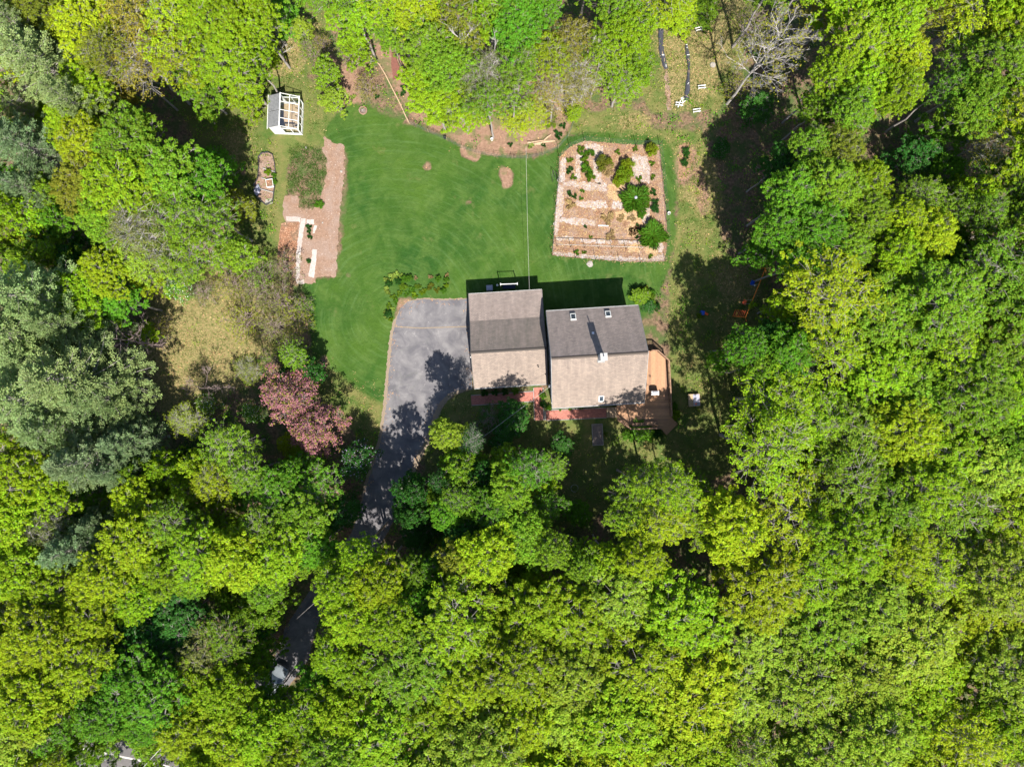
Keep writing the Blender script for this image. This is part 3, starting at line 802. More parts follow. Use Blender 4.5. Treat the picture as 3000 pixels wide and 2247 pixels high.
def walk(p0, p1, width):
    W, base, fr = brick_walk(P(*p0), P(*p1), width)
    root = link('brick_walk', base, M['mortar']); root["kind"] = "structure"
    q = link('bricks', W, M['bricks'], root); q["kind"] = "stuff"
    a,b_,d,n_ = fr
    for s in (-1,1):
        e = MB(); o = n_*(s*(width/2+0.07)); e.bar((a+o).to_tuple()[:2]+(0.03,), (b_+o).to_tuple()[:2]+(0.03,), 0.05, 0.09); link('edging', e, M['concrete'], root)
    return root
walk((1381,1173),(1565,1161), 1.05)
walk((1577,1136),(1580,1231), 1.0)
walk((1600,1217),(1776,1209), 1.05)
slab = MB(); x0,y0 = P(1591,1231); x1,y1 = P(1600,1205); slab.box(x0+0.02,x1-0.03,y0,y1,0,0.075); o = link('stone_slab', slab, M['stone']); tag(o, 'narrow pale stone slab between the two lower brick walks', 'slab')

# raised bed beyond the walk, stone table, hoop
def bedbox(label, p, w, l, rz, hgt, msoil, mframe, cat='raised bed', name='raised_bed'):
    x, y = P(*p); t = thing(name, label, cat, (x,y,0), rz)
    for (bx) in ((-w/2,-w/2+0.06,-l/2,l/2),(w/2-0.06,w/2,-l/2,l/2),(-w/2+0.06,w/2-0.06,-l/2,-l/2+0.06),(-w/2+0.06,w/2-0.06,l/2-0.06,l/2)):
        mb = MB(); mb.box(bx[0],bx[1],bx[2],bx[3],0,hgt); link('board', mb, mframe, t)
    mb = MB(); mb.box(-w/2+0.06,w/2-0.06,-l/2+0.06,l/2-0.06,0.0,hgt-0.06); link('soil', mb, msoil, t)
    return t
bedbox('narrow raised bed with grey boards and dark soil below the brick walk', (1750,1273), 1.25, 2.5, math.radians(3), 0.3, M['darksoil'], M['stone'])
x,y = P(2031,1172); t = thing('sand_table', 'square play table holding toys on the shaded grass right of the deck', 'table', (x,y,0), math.radians(4))
mb = MB(); mb.box(-0.68,0.68,-0.72,0.72,0.38,0.45); link('table_top', mb, M['oldwood'], t)
mb = MB(); mb.box(-0.12,0.62,-0.66,0.66,0.45,0.47); link('tray', mb, M['grey_plastic'], t)
mb = MB(); mb.box(0.05,0.25,-0.5,-0.38,0.47,0.56); link('toy', mb, M['red_plastic'], t)
for sx in (-1,1):
    for sy in (-1,1): mb = MB(); mb.box(sx*0.6-0.04,sx*0.6+0.04,sy*0.6-0.04,sy*0.6+0.04,0,0.38); link('leg', mb, M['stone'], t)
def ring(r, rr, z, n=28):
    mb = MB(); pts = [(r*math.cos(2*math.pi*i/n), r*math.sin(2*math.pi*i/n), z) for i in range(n+1)]; mb.tube(pts, rr, 6, cap=False); return mb
x,y = P(1683,1430); o = link('hoop', ring(0.42,0.025,0.03), M['concrete'], None, (x,y,0)); tag(o, 'thin grey hoop lying on shaded ground below the house', 'hoop')

# ------------------------------------------------------------------ things behind the garage
x,y = P(1434,843,1.0)
t = thing('patio_box', 'grey lidded storage box in the garage shadow', 'storage box', (x,y,0), 0.05)
mb = MB(); mb.box(-0.34,0.34,-0.28,0.28,0,0.85); link('box_body', mb, M['grey_plastic'], t, bevel=0.05)
mb = MB(); mb.box(-0.37,0.37,-0.31,0.31,0.85,0.98); link('lid', mb, M['grey_plastic'], t, bevel=0.05)
x,y = P(1457,836,0.15); mb = MB(); mb.lathe([(0.02,0),(0.1,0.03),(0.14,0.13),(0.1,0.23),(0.02,0.26)],(x,y,0),12); o = link('ball', mb, M['white_paint']); tag(o, 'small white ball beside the grey storage box', 'ball')
x,y = P(1491,834,2.0)
t = thing('garden_swing', 'garden swing with white top bar and dark canvas seat behind the garage', 'swing', (x,y,0), math.radians(2))
mb = MB(); mb.tube([(-0.98,0,2.5),(0.98,0,2.5)],0.04,8); link('top_bar', mb, M['white_paint'], t)
for sx in (-1,1):
    mb = MB(); mb.tube([(sx*0.95,0,2.5),(sx*1.0,-0.6,0.0)],0.03,6); mb.tube([(sx*0.95,0,2.5),(sx*1.0,0.6,0.0)],0.03,6); link('leg', mb, M['black_metal'], t)
    mb = MB(); mb.tube([(sx*0.95,-0.12,2.46),(sx*0.95,0.12,2.46)],0.05,8); link('end_cap', mb, M['white_paint'], t)
    mb = MB(); mb.tube([(sx*0.7,0,2.48),(sx*0.7,0,0.5)],0.012,4); link('chain', mb, M['black_metal'], t)
mb = MB(); mb.box(-0.75,0.75,-0.25,0.25,0.44,0.5); M['blue_cloth'] = simple('dark_blue_canvas', (0.008,0.014,0.035)); link('seat', mb, M['blue_cloth'], t)
mb = MB(); mb.box(-0.75,0.75,-0.3,-0.25,0.5,0.95); link('backrest', mb, M['blue_cloth'], t)

# ------------------------------------------------------------------ greenhouse shed
GHX, GHY = -26.15, 30.95
gh = thing('greenhouse', 'white framed greenhouse shed with one grey panelled roof slope and one glazed slope', 'greenhouse', (GHX,GHY,0), math.radians(-2.0))
xw, xr, xe, l2, ze, zr = -1.7, -0.1, 1.75, 1.85, 2.0, 2.85
# west roof: two corrugated panels
for (ya, yb, dz) in ((-l2, -0.02, 0.0), (0.02, l2, 0.0)):
    mb = MB(); n = 24; pts = []
    for i in range(n+1):
        y = ya+(yb-ya)*i/n; off = 0.018*(i%2)
        pts.append((y, off))
    vs = []
    for y, off in pts: vs += [(xw-0.05, y, ze+off), (xr-0.03, y, zr+off)]
    mb.add(vs, [(2*i,2*i+1,2*i+3,2*i+2) for i in range(n)])
    me = mb.mesh('roof_panel'); o = link('roof_panel', me, M['panel'], gh)
    md = o.modifiers.new('thick','SOLIDIFY'); md.thickness = 0.02
mb = MB(); mb.bar((xr,-l2-0.05,zr+0.03),(xr,l2+0.05,zr+0.03),0.1,0.06); link('ridge_beam', mb, M['white_paint'], gh)
for i in range(5):
    y = -l2+i*(2*l2)/4
    mb = MB(); mb.bar((xr,y,zr),(xe+0.03,y,ze),0.05,0.05); link('rafter', mb, M['white_paint'], gh)
mb = MB(); mb.bar(((xr+xe)/2,-l2,(zr+ze)/2+0.005),((xr+xe)/2,l2,(zr+ze)/2+0.005),0.05,0.05); link('purlin', mb, M['white_paint'], gh)
mb = MB(); mb.bar((xe+0.02,-l2-0.08,ze-0.02),(xe+0.02,l2+0.08,ze-0.02),0.09,0.09); link('eave_beam', mb, M['white_paint'], gh)
mb = MB(); mb.bar((xw-0.06,-l2-0.08,ze-0.03),(xw-0.06,l2+0.08,ze-0.03),0.06,0.08); link('eave_beam', mb, M['white_paint'], gh)
sl = (ze-zr)/(xe-xr)
for i in range(4):
    for j in range(2):
        y0 = -l2+i*(2*l2)/4+0.04; y1 = y0+(2*l2)/4-0.08; xa = xr+0.03+j*(xe-xr)/2; xb = xa+(xe-xr)/2-0.06
        za = zr+(xa-xr)*sl; zb = zr+(xb-xr)*sl
        mb = MB(); mb.add([(xa,y0,za),(xb,y0,zb),(xb,y1,zb),(xa,y1,za)],[(0,1,2,3)]); link('roof_pane', mb, M['glass'], gh)
# west wall (solid), east wall frames
mb = MB(); mb.box(xw+0.1,xw+0.14,-l2+0.08,l2-0.08,0,ze-0.05); link('wall', mb, M['oldwood'], gh)
for i in range(5):
    y = -l2+0.05+i*(2*l2-0.1)/4
    mb = MB(); mb.box(xe-0.1,xe-0.03,y-0.04,y+0.04,0,ze-0.05); link('stud', mb, M['white_paint'], gh)
mb = MB(); mb.box(xe-0.09,xe-0.04,-l2+0.1,l2-0.1,0,0.5); link('kick_board', mb, M['white_paint'], gh)
mb = MB(); mb.box(xe-0.075,xe-0.065,-l2+0.1,l2-0.1,0.5,ze-0.06); link('side_glazing', mb, M['glass'], gh)
# gables: arched windows in white boards
for s in (-1,1):
    y = s*(l2-0.06)
    mb = MB()
    prof = [(xw+0.15,0),(xr-0.2,0),(xr-0.2,zr-0.15),(xr,zr-0.06),(xw+0.15,ze-0.02)]
    prof = [(xw+0.15,0),(xr-0.1,0),(xr-0.1,zr-0.09),(xw+0.15,ze+0.02)]
    n = len(prof); mb.add([(a_,y-0.02,b2) for a_,b2 in prof]+[(a_,y+0.02,b2) for a_,b2 in prof],
        [tuple(range(n)),tuple(range(n,2*n))[::-1]]+[(i,i+n,(i+1)%n+n,(i+1)%n) for i in range(n)])
    link('gable_boards', mb, M['white_paint'], gh)
    mb = MB()
    for x in (xr-0.06, (xr+xe)/2, xe-0.15): mb.box(x-0.04,x+0.04,y-0.03,y+0.03,0,zr+(max(x,xr)-xr)*sl-0.07)
    mb.box(xr,xe-0.15,y-0.025,y+0.025,0,0.5); mb.box(xr,xe-0.15,y-0.025,y+0.025,1.75,1.95)
    link('gable_frame', mb, M['white_paint'], gh)
    mb = MB(); mb.box(xr,xe-0.15,y-0.004,y+0.004,0.5,1.75); link('gable_pane', mb, M['glass'], gh)
mb = MB(); mb.box(xw+0.2,xe-0.15,-l2+0.1,l2-0.1,0.005,0.03); link('floor', mb, M['oldwood'], gh)
mb = MB(); mb.box(0.95,1.6,-1.6,1.6,0.7,0.75); link('workbench', mb, M['oldwood'], gh)
mb = MB(); mb.box(-1.4,-0.9,-1.6,1.2,0.7,0.75); link('workbench', mb, M['oldwood'], gh)

# ------------------------------------------------------------------ left vegetable plot
sheet('tilled_plot', [(952,400),(972,418),(1000,422),(1010,432),(1008,520),(1002,560),(995,640),(990,700),(985,810),(930,812),(925,830),(868,832),(838,650),(828,630),(832,580),(835,574),(872,574),(876,610),(915,612),(935,600),(955,520),(958,470),(945,440)], 0.02, M['tilled'], 0.16, 21)
o = sheet('leaf_mulch_bed', [(824,655),(876,650),(868,760),(866,828),(835,820),(815,810),(812,760),(818,700)], 0.055, M['leafmould'], 0.08, 22, structure=False, thick=0.05)
tag(o, 'rusty leaf mulch bed on the left of the tilled plot', 'garden bed')
def cardboard(poly, seed, label):
    o = sheet('cardboard_strip', poly, 0.036, M['cardboard'], 0.06, seed, 0.2, structure=False, thick=0.012)
    tag(o, label, 'cardboard', 'cardboard strips laid on the tilled plot')
cardboard([(838,634),(882,637),(880,652),(840,648)], 31, 'short pale cardboard strip along the top of the leaf bed')
cardboard([(883,640),(897,641),(886,700),(880,752),(878,815),(866,822),(866,760),(874,690),(880,655)], 32, 'long pale cardboard strip along the right of the leaf bed')
cardboard([(899,643),(920,644),(921,658),(898,658)], 33, 'small square of cardboard above the seedling rows')
cardboard([(921,660),(930,662),(922,684),(916,684)], 34, 'short crumpled cardboard piece right of the seedling rows')
cardboard([(916,730),(930,732),(926,770),(920,815),(904,810),(910,770)], 35, 'lower right pale cardboard strip on the tilled plot')
cardboard([(868,823),(892,818),(892,832),(870,832)], 36, 'cardboard square at the lower end of the tilled plot')

# small odd things scattered about
def pebble(px, py, r, m, label, cat, name, zs=0.6):
    x,y = P(px,py); rr = random.Random(int(px*7+py)); mb = MB()
    prof = [(r*0.55,0),(r,r*zs*0.35),(r*0.85,r*zs*0.8),(r*0.35,r*zs)]
    mb.lathe(prof,(0,0,0),9)
    mb.v = [(a*rr.uniform(0.82,1.18),b2*rr.uniform(0.82,1.18),c2) for a,b2,c2 in mb.v]
    o = link(name, mb, m, None, (x,y,0.0), rr.uniform(0,3)); tag(o, label, cat); return o
pebble(1000,503,0.16,M['stone'],'white stone on the right edge of the tilled plot','stone','stone')
pebble(897,433,0.14,M['stone'],'white stone in grass above the plot','stone','stone')
pebble(945,653,0.11,M['stone'],'small white stone beside the cardboard square','stone','stone')
pebble(1728,774,0.38,M['bark'],'flat grey stone in grass just below the fenced garden','stone','stone',0.2)
pebble(2088,192,0.35,M['stone'],'white stone in rough grass right of the plastic rows','stone','stone',0.4)

# compost / cold frame bed with black plastic edge
t = thing('cold_frame_bed', 'ragged planting bed edged with black plastic left of the plot', 'garden bed')
bed = [(758,462),(768,450),(786,448),(800,455),(806,480),(808,510),(806,545),(800,592),(780,602),(766,590),(748,570),(744,545),(756,525),(760,490)]
W = [P(*q) for q in bed]; mb = MB(); mb.prism(W[::-1], 0.0, 0.07); link('soil', mb, M['tilled'], t)
for i in range(len(W)):
    a, b_ = W[i], W[(i+1)%len(W)]; mb = MB(); mb.bar((a[0],a[1],0.14),(b_[0],b_[1],0.14),0.05,0.28); link('plastic_edge', mb, M['black_plastic'], t)
for (p0,p1) in (((772,495),(808,506)),((768,524),(806,532)),((762,555),(802,566))):
    mb = MB(); a=P(*p0); b_=P(*p1); mb.bar((a[0],a[1],0.2),(b_[0],b_[1],0.2),0.07,0.1); link('cross_board', mb, M['concrete'], t)
x,y = P(790,537,0.4); t = thing('crate', 'wooden crate with pale rim standing in the plastic edged bed', 'crate', (x,y,0.07), 0.15)
for bx in ((-0.4,-0.36,-0.45,0.45),(0.36,0.4,-0.45,0.45),(-0.36,0.36,-0.45,-0.41),(-0.36,0.36,0.41,0.45)):
    mb = MB(); mb.box(*bx,0,0.42); link('board', mb, M['white_paint'], t)
mb = MB(); mb.box(-0.36,0.36,-0.41,0.41,0,0.3); link('leaf_fill', mb, M['leafmould'], t)
x,y = P(753,555,0.3); mb = MB(); mb.tube([(-0.15,-0.65,0.3),(-0.05,-0.3,0.36),(0.0,0.2,0.36),(0.1,0.6,0.3)],[0.14,0.36,0.34,0.1],10)
mb.v = [(a,b2,0.02+max(0,c2-0.05)*0.6) for a,b2,c2 in mb.v]
o = link('wheelbarrow_tub', mb, M['grey_plastic'], None, (x,y,0)); tag(o, 'grey upturned tub lying left of the plastic edged bed', 'tub')
for q,(px,py) in enumerate(((783,592),(793,590))):
    x,y = P(px,py); mb = MB(); mb.box(-0.22,0.22,-0.3,0.3,0,0.09); o = link('paving_slab', mb, M['stone'], None, (x,y,0.07 if False else 0.0), 0.2 if q else -0.25); tag(o, ['left','right'][q]+' one of two pale slabs at the lower end of the plastic edged bed', 'slab', 'pale slabs')

# fire ring
x,y = P(1064,325); t = thing('fire_ring', 'round stone fire ring at the top left of the lawn', 'fire pit', (x,y,0))
for i in range(12):
    a_ = 2*math.pi*i/12; mb = MB(); mb.box(-0.11,0.11,-0.075,0.075,0,0.2); o = link('stone', mb, M['garden_soil'], t, (0.42*math.cos(a_),0.42*math.sin(a_),0), a_+math.pi/2, 0.03)
mb = MB(); mb.lathe([(0.34,0),(0.3,0.08)],(0,0,0),14); link('ash_bed', mb, M['darksoil'], t)
mb = MB(); mb.lathe([(0.08,0.08),(0.09,0.16),(0.03,0.2)],(-0.05,0.03,0),8); link('pale_rock', mb, M['stone'], t)

# island bed edging and little wire fence
edge = [(1075,155),(1088,168),(1112,192),(1130,222),(1150,262),(1172,305),(1190,345),(1200,363)]
t = thing('timber_edging', 'long pale timber rail running down the left side of the wooded island', 'edging')
for a, b_ in zip(edge[:-1], edge[1:]):
    mb = MB(); A = P(*a); B = P(*b_); mb.bar((A[0],A[1],0.12),(B[0],B[1],0.12),0.12,0.22); link('rail', mb, M['oldwood'], t)
wf = [(1200,363),(1255,388),(1310,412),(1355,436),(1400,450),(1450,460),(1500,465),(1545,464),(1590,455),(1635,435),(1665,400),(1680,360),(1688,325)]
t = thing('wire_fence', 'low wire fence curving along the lawn edge of the wooded island', 'fence')
mb = MB()
for a, b_ in zip(wf[:-1], wf[1:]):
    A = P(*a); B = P(*b_)
    for z in (0.1,0.4,0.7,1.0): mb.tube([(A[0],A[1],z),(B[0],B[1],z)],0.008,3,False)
    L = math.hypot(B[0]-A[0],B[1]-A[1]); n = int(L/0.2)
    for i in range(n): x = A[0]+(B[0]-A[0])*i/n; y = A[1]+(B[1]-A[1])*i/n; mb.tube([(x,y,0.1),(x,y,1.0)],0.005,3,False)
link('wire_mesh', mb, M['netting'], t)
for a in wf[::1]:
    A = P(*a); mb = MB(); mb.tube([(A[0],A[1],0),(A[0],A[1],1.15)],0.025,5); link('post', mb, M['oldwood'], t)
o = sheet('mulch_pile', [(1148,160),(1160,158),(1163,180),(1172,200),(1165,230),(1152,235),(1148,200)], 0.3, M['redpile'], 0.05, 41, 0.3, structure=False, thick=0.3); tag(o, 'long low heap of dark red mulch beside the wooded island', 'mulch pile')
x,y = P(1441,408,0.3); mb = MB(); mb.lathe([(0.13,0),(0.17,0.36),(0.15,0.36),(0.11,0.05)],(0,0,0),14); o = link('bucket', mb, M['white_paint'], None, (x,y,0)); tag(o, 'white bucket in the mulch at the foot of the wooded island', 'bucket')
x,y = P(1303,403,0.3); mb = MB(); mb.lathe([(0.14,0),(0.18,0.36),(0.16,0.36),(0.12,0.05)],(0,0,0),14); o = link('bucket', mb, M['black_metal'], None, (x,y,0)); tag(o, 'dark pot beside the low wire fence of the wooded island', 'pot')
for k_,(a,b_,r_,lab) in enumerate((((1555,418),(1622,412),0.1,'upper'),((1548,426),(1600,424),0.09,'thin upper'),((1594,412),(1614,396),0.1,'slanting'),((1545,420),(1560,421),0.14,'short reddish'),((1562,424),(1625,414),0.13,'longest lower'))):
    A=P(*a); B=P(*b_); mb=MB(); mb.tube([(A[0],A[1],r_),((A[0]+B[0])/2,(A[1]+B[1])/2+0.05,r_),(B[0],B[1],r_)],[r_,r_*0.9,r_*0.7],8); o=link('log',mb,M['oldwood']); tag(o, lab+' pale log lying in the mulch at the lower right of the island','log','logs lying in the island mulch')

# ------------------------------------------------------------------ fenced garden
GPOLY = [(1638,463),(1668,432),(1712,413),(1790,420),(1862,425),(1932,426),(1940,500),(1950,600),(1956,700),(1948,766),(1876,768),(1814,766),(1744,760),(1685,756),(1617,748),(1622,690),(1628,600),(1636,530)]
sheet('garden_plot', GPOLY, 0.016, M['garden_soil'], 0.05, 51)
chips = [[(1645,462),(1660,466),(1655,530),(1638,535),(1642,490)],[(1688,455),(1706,456),(1704,490),(1697,530),(1684,530),(1686,490)],
 [(1712,424),(1740,422),(1766,428),(1764,480),(1760,520),(1768,538),(1742,538),(1736,500),(1742,450),(1712,434)],
 [(1648,532),(1776,536),(1776,562),(1715,558),(1690,548),(1650,546)],
 [(1636,540),(1650,546),(1652,600),(1640,650),(1634,690),(1622,688),(1628,620)],
 [(1678,590),(1775,588),(1780,608),(1740,614),(1690,604)],[(1795,590),(1825,590),(1825,612),(1795,612)],
 [(1640,636),(1742,646),(1742,664),(1690,660),(1640,650)],
 [(1630,692),(1680,694),(1680,706),(1632,704)],[(1700,698),(1790,702),(1790,716),(1700,710)],[(1810,702),(1910,710),(1908,722),(1812,714)],
 [(1622,738),(1700,746),(1800,752),(1900,756),(1945,742),(1946,764),(1814,764),(1690,754),(1620,746)],
 [(1850,450),(1895,460),(1905,500),(1900,540),(1860,525),(1850,500)],[(1860,600),(1905,610),(1900,660),(1880,650)],[(1882,700),(1900,694),(1942,714),(1940,742),(1925,742),(1908,716)]]
for i, c_ in enumerate(chips): sheet('chip_path', c_, 0.024, M['chips'], 0.17, 60+i, 0.2)
straw = [[(1780,545),(1800,532),(1825,540),(1832,560),(1825,590),(1800,588),(1780,570)],[(1800,620),(1850,612),(1880,640),(1885,680),(1860,690),(1840,690),(1845,650),(1805,640)],
 [(1838,665),(1880,660),(1878,690),(1835,694)],[(1842,716),(1880,718),(1870,742),(1840,738)],[(1886,722),(1922,716),(1928,745),(1912,755),(1890,742)]]
for i, c_ in enumerate(straw): sheet('straw_bed', c_, 0.030, M['straw'], 0.2, 80+i, 0.2)
fence = thing('garden_fence', 'wire fence on thin black posts round the square vegetable garden', 'fence')
mb = MB(); W = [P(*q) for q in GPOLY]
for i in range(len(W)):
    A, B = W[i], W[(i+1)%len(W)]
    for z in (0.05,0.35,0.7,1.05,1.4): mb.tube([(A[0],A[1],z),(B[0],B[1],z)],0.006,3,False)
    L = math.hypot(B[0]-A[0],B[1]-A[1]); n = int(L/0.25)
    for q in range(n): x = A[0]+(B[0]-A[0])*q/n; y = A[1]+(B[1]-A[1])*q/n; mb.tube([(x,y,0.05),(x,y,1.4)],0.004,3,False)
link('wire_mesh', mb, M['netting'], fence)
for q in GPOLY + [(1620,715),(1953,650)]:
    A = P(*q); mb = MB(); mb.tube([(A[0],A[1],0),(A[0]+rnd.uniform(-0.04,0.04),A[1]+rnd.uniform(-0.04,0.04),1.6)],0.03,6); link('post', mb, M['black_metal'], fence)
tr = thing('trellis', 'long trellis of black posts and one pale pipe in the lower garden', 'trellis')
a = P(1634,716,1.5); b_ = P(1921,726,1.5)
mb = MB(); mb.tube([(a[0],a[1],1.5),(b_[0]-1.4,b_[1]+0.04,1.5)],0.025,6); link('pipe', mb, M['white_paint'], tr)
mb = MB(); mb.tube([(a[0],a[1],1.55),(b_[0],b_[1],1.55)],0.02,5); link('wire', mb, M['black_metal'], tr)
for i in range(8):
    t_ = i/7; x = a[0]+(b_[0]-a[0])*t_; y = a[1]+(b_[1]-a[1])*t_; mb = MB(); mb.tube([(x,y,0),(x,y,1.62)],0.03,6); link('post', mb, M['black_metal'], tr)
for s in range(2):
    mb = MB(); q0 = [(1645,560),(1622,545)][s]
x,y = P(1626,520); t = thing('metal_gate', 'bent black and grey metal frame leaning by the garden left side', 'gate', (x,y,0), 0.4)
for pts, mm in ((((-0.5,-0.4,0),(-0.4,0.0,0.9),(-0.1,0.6,1.1),(0.25,0.1,0.8),(0.1,-0.5,0)),'black_metal'),(((-0.1,0.6,1.1),(-0.05,-0.3,0.4)),'black_metal'),(((0.1,-0.5,0.0),(0.45,-0.9,0.3),(0.5,-0.1,0.9),(0.0,-0.6,0.4)),'concrete'),(((0.3,-0.5,0.5),(0.45,-0.9,0.3)),'concrete')):
    mb = MB(); mb.tube(pts,0.025,6); link('frame_bar', mb, M[mm], t)
x,y = P(1960,625,0.3); mb = MB(); mb.lathe([(0.14,0),(0.18,0.38),(0.16,0.38),(0.12,0.04)],(0,0,0),14); o = link('bucket', mb, M['white_paint'], None, (x,y,0)); tag(o, 'white bucket on the grass outside the garden right fence', 'bucket')
x,y = P(1767,662); mb = MB(); mb.bar((-0.6,0,0.07),(0.6,-0.02,0.07),0.12,0.1); o = link('pipe_length', mb, M['white_paint'], None, (x,y,0)); tag(o, 'short white pipe lying in the middle of the fenced garden', 'pipe')
x,y = P(1863,579,0.9); mb = MB(); mb.lathe([(0.1,0.5),(0.16,0.7),(0.17,0.95),(0.08,1.0)],(0,0,0),10); o = link('post_cap', mb, M['grey_plastic'], None, (x,y,0));
mb2 = MB(); mb2.tube([(0,0,0),(0,0,0.6)],0.04,6); link('post', mb2, M['oldwood'], o); tag(o, 'grey topped stake in the middle of the large round garden bush', 'stake')

# rows under black plastic, white frames
def plastic_row(pts, label, seed):
    r = random.Random(seed); t = thing('plastic_row', label, 'plastic sheet', group='planting rows under black plastic'); vs=[]; fs=[]
    P0 = [Vector((*P(x_,y_),0)) for x_,y_,w_ in pts]; ws = [w_ for *_,w_ in pts]
    n = 0
    seg=[]
    for i in range(len(P0)-1):
        for k_ in range(6):
            t_=k_/6; seg.append((P0[i].lerp(P0[i+1],t_), ws[i]+(ws[i+1]-ws[i])*t_))
    seg.append((P0[-1],ws[-1]))
    for i,(c_,w_) in enumerate(seg):
        d = (seg[min(i+1,len(seg)-1)][0]-seg[max(i-1,0)][0]).normalized(); nn = Vector((-d.y,d.x,0))
        for j in range(7):
            u = j/6-0.5; z = 0.03+0.22*(1-(2*u)**2)+r.uniform(-0.035,0.035); q = c_+nn*(u*w_*r.uniform(0.85,1.15)); vs.append((q.x,q.y,max(0.012,z) if 0<j<6 else 0.0))
    for i in range(len(seg)-1):
        for j in range(6): a=i*7+j; fs.append((a,a+1,a+8,a+7))
    mb=MB(); mb.add(vs,fs); me = mb.mesh('sheet')
    if sum(p.normal.z for p in me.polygons)<0: me.flip_normals()
    link('sheet', me, M['black_plastic'], t)
    for i in range(7):
        c_,w_ = seg[r.randrange(len(seg))]; q=MB(); a_=r.uniform(0,3); l_=r.uniform(0.15,0.4); q.bar((c_.x-l_*math.cos(a_)*0.5,c_.y-l_*math.sin(a_)*0.5,0.28),(c_.x+l_*math.cos(a_)*0.5,c_.y+l_*math.sin(a_)*0.5,0.27),0.05,0.04); link('batten', q, M['oldwood'] if i%2 else M['white_paint'], t)
plastic_row([(1938,70,0.6),(1935,100,0.7),(1937,150,0.65),(1945,180,0.6),(1952,205,0.55)], 'left row covered in crumpled black plastic in rough grass', 3)
plastic_row([(2010,135,0.4),(2014,160,0.55),(2018,190,0.4),(2016,225,0.4),(2014,260,0.65),(2010,298,0.6)], 'right row covered in black plastic ending in a white flap', 4)
sheet('bare_soil_strip', [(1947,208),(1956,208),(1960,250),(1966,285),(1966,325),(1955,325),(1948,260)], 0.014, M['tilled'], 0.12, 95)
mb = MB(); A=P(2003,292); mb.box(-0.25,0.25,-0.3,0.3,0.0,0.04); o=link('white_flap', mb, M['white_paint'], None, (A[0],A[1],0), 0.5); tag(o,'white sheet flap at the lower end of the right plastic row','sheet')
for i,((px,py),rz,lab) in enumerate((((1988,61),0.1,'topmost white slatted frame, beside the upper plastic row'),((2048,86),0.25,'white slatted frame under a branch right of the rows'),((1990,306),-0.1,'white frame with a crossing bar below the right row'),((2056,256),0.1,'white slatted frame in the grass right of the rows'),((2041,325),0.15,'small white slat frame, lowest of the five'))):
    x,y = P(px,py,0.3); t = thing('slat_frame', lab, 'wooden frame', (x,y,0), rz, 'white slatted frames in the rough grass')
    for s in (-0.14,0.14): mb=MB(); mb.bar((-0.45,s,0.42),(0.45,s,0.42),0.09,0.03); link('slat', mb, M['white_paint'], t)
    for sx in (-0.35,0.35): mb=MB(); mb.bar((sx,-0.12,0.0),(sx,-0.12,0.41),0.04,0.04); mb.bar((sx,0.12,0.0),(sx,0.12,0.41),0.04,0.04); link('leg', mb, M['white_paint'], t)
    if i==2: mb=MB(); mb.bar((-0.15,-0.45,0.46),(0.1,0.4,0.46),0.09,0.03); link('cross_bar', mb, M['white_paint'], t)
sheet('mulch_patch', [(1992,425),(2018,418),(2028,450),(2018,500),(2008,525),(1985,525),(1988,480)], 0.008, M['mulch'], 0.18, 97)

# swing set and toys
a = P(2184,930,2.1); b_ = P(2243,786,2.1)
t = thing('swing_set', 'orange swing set with long top pole on the shaded grass', 'swing set')
mb = MB(); mb.tube([(a[0],a[1],2.1),(b_[0],b_[1],2.1)],0.05,8); link('top_pole', mb, M['orange'], t)
dv = Vector((b_[0]-a[0],b_[1]-a[1],0)).normalized(); nv = Vector((-dv.y,dv.x,0))
for q in (a,b_):
    for s in (-1,1): mb=MB(); f_=Vector((q[0],q[1],0))+nv*(s*0.9); mb.tube([(q[0],q[1],2.08),(f_.x,f_.y,0)],0.035,6); link('leg', mb, M['orange'], t)
for i,(tt,mm) in enumerate(((0.72,'blue_plastic'),(0.32,'red_plastic'))):
    c_=Vector((a[0]+(b_[0]-a[0])*tt,a[1]+(b_[1]-a[1])*tt,0)); se = bpy.data.objects.new('swing_seat',None); col.objects.link(se); se.parent=t
    cc=c_+nv*0.33; mb=MB(); mb.bar((cc-dv*0.28)[:2]+(0.55,),(cc+dv*0.28)[:2]+(0.55,),0.42,0.06); link('seat', mb, M[mm], se)
    for s in (-1,1): mb=MB(); e=c_+dv*0.25*s; e2=cc+dv*0.25*s; mb.tube([(e.x,e.y,2.08),(e2.x,e2.y,0.56)],0.012,4); link('rope', mb, M['cable'], se)
for i in range(7):
    mb=MB(); c_=Vector((a[0],a[1],0))+nv*(0.1+0.13*i)+dv*0.45; mb.bar((c_-dv*0.4)[:2]+(1.5-0.21*i,),(c_+dv*0.4)[:2]+(1.5-0.21*i,),0.05,0.04); link('rung', mb, M['red_plastic'], t)
x,y=P(2060,918); t=thing('toy_seat','blue plastic toy with an orange slide on shaded grass','toy',(x,y,0),-0.15)
mb=MB(); mb.box(-0.42,0.1,-0.24,0.24,0,0.4); link('base', mb, M['blue_plastic'], t, bevel=0.05)
mb=MB(); mb.bar((0.1,0.02,0.33),(0.58,-0.08,0.06),0.26,0.06); link('slide', mb, M['red_plastic'], t)
x,y=P(2212,836,0.2); mb=MB(); mb.lathe([(0.02,0),(0.09,0.03),(0.11,0.11),(0.08,0.19),(0.02,0.21)],(x,y,0),12); o=link('ball', mb, M['white_paint']); tag(o,'small white ball on the ground beside the swing set','ball')
x,y=P(637,457); t=thing('blue_tub','blue plastic tub in deep shade among the trees on the left','tub',(x,y,0))
mb=MB(); mb.lathe([(0.25,0),(0.34,0.4),(0.3,0.4),(0.22,0.05)],(0,0,0),14); link('tub_body', mb, M['blue_plastic'], t)

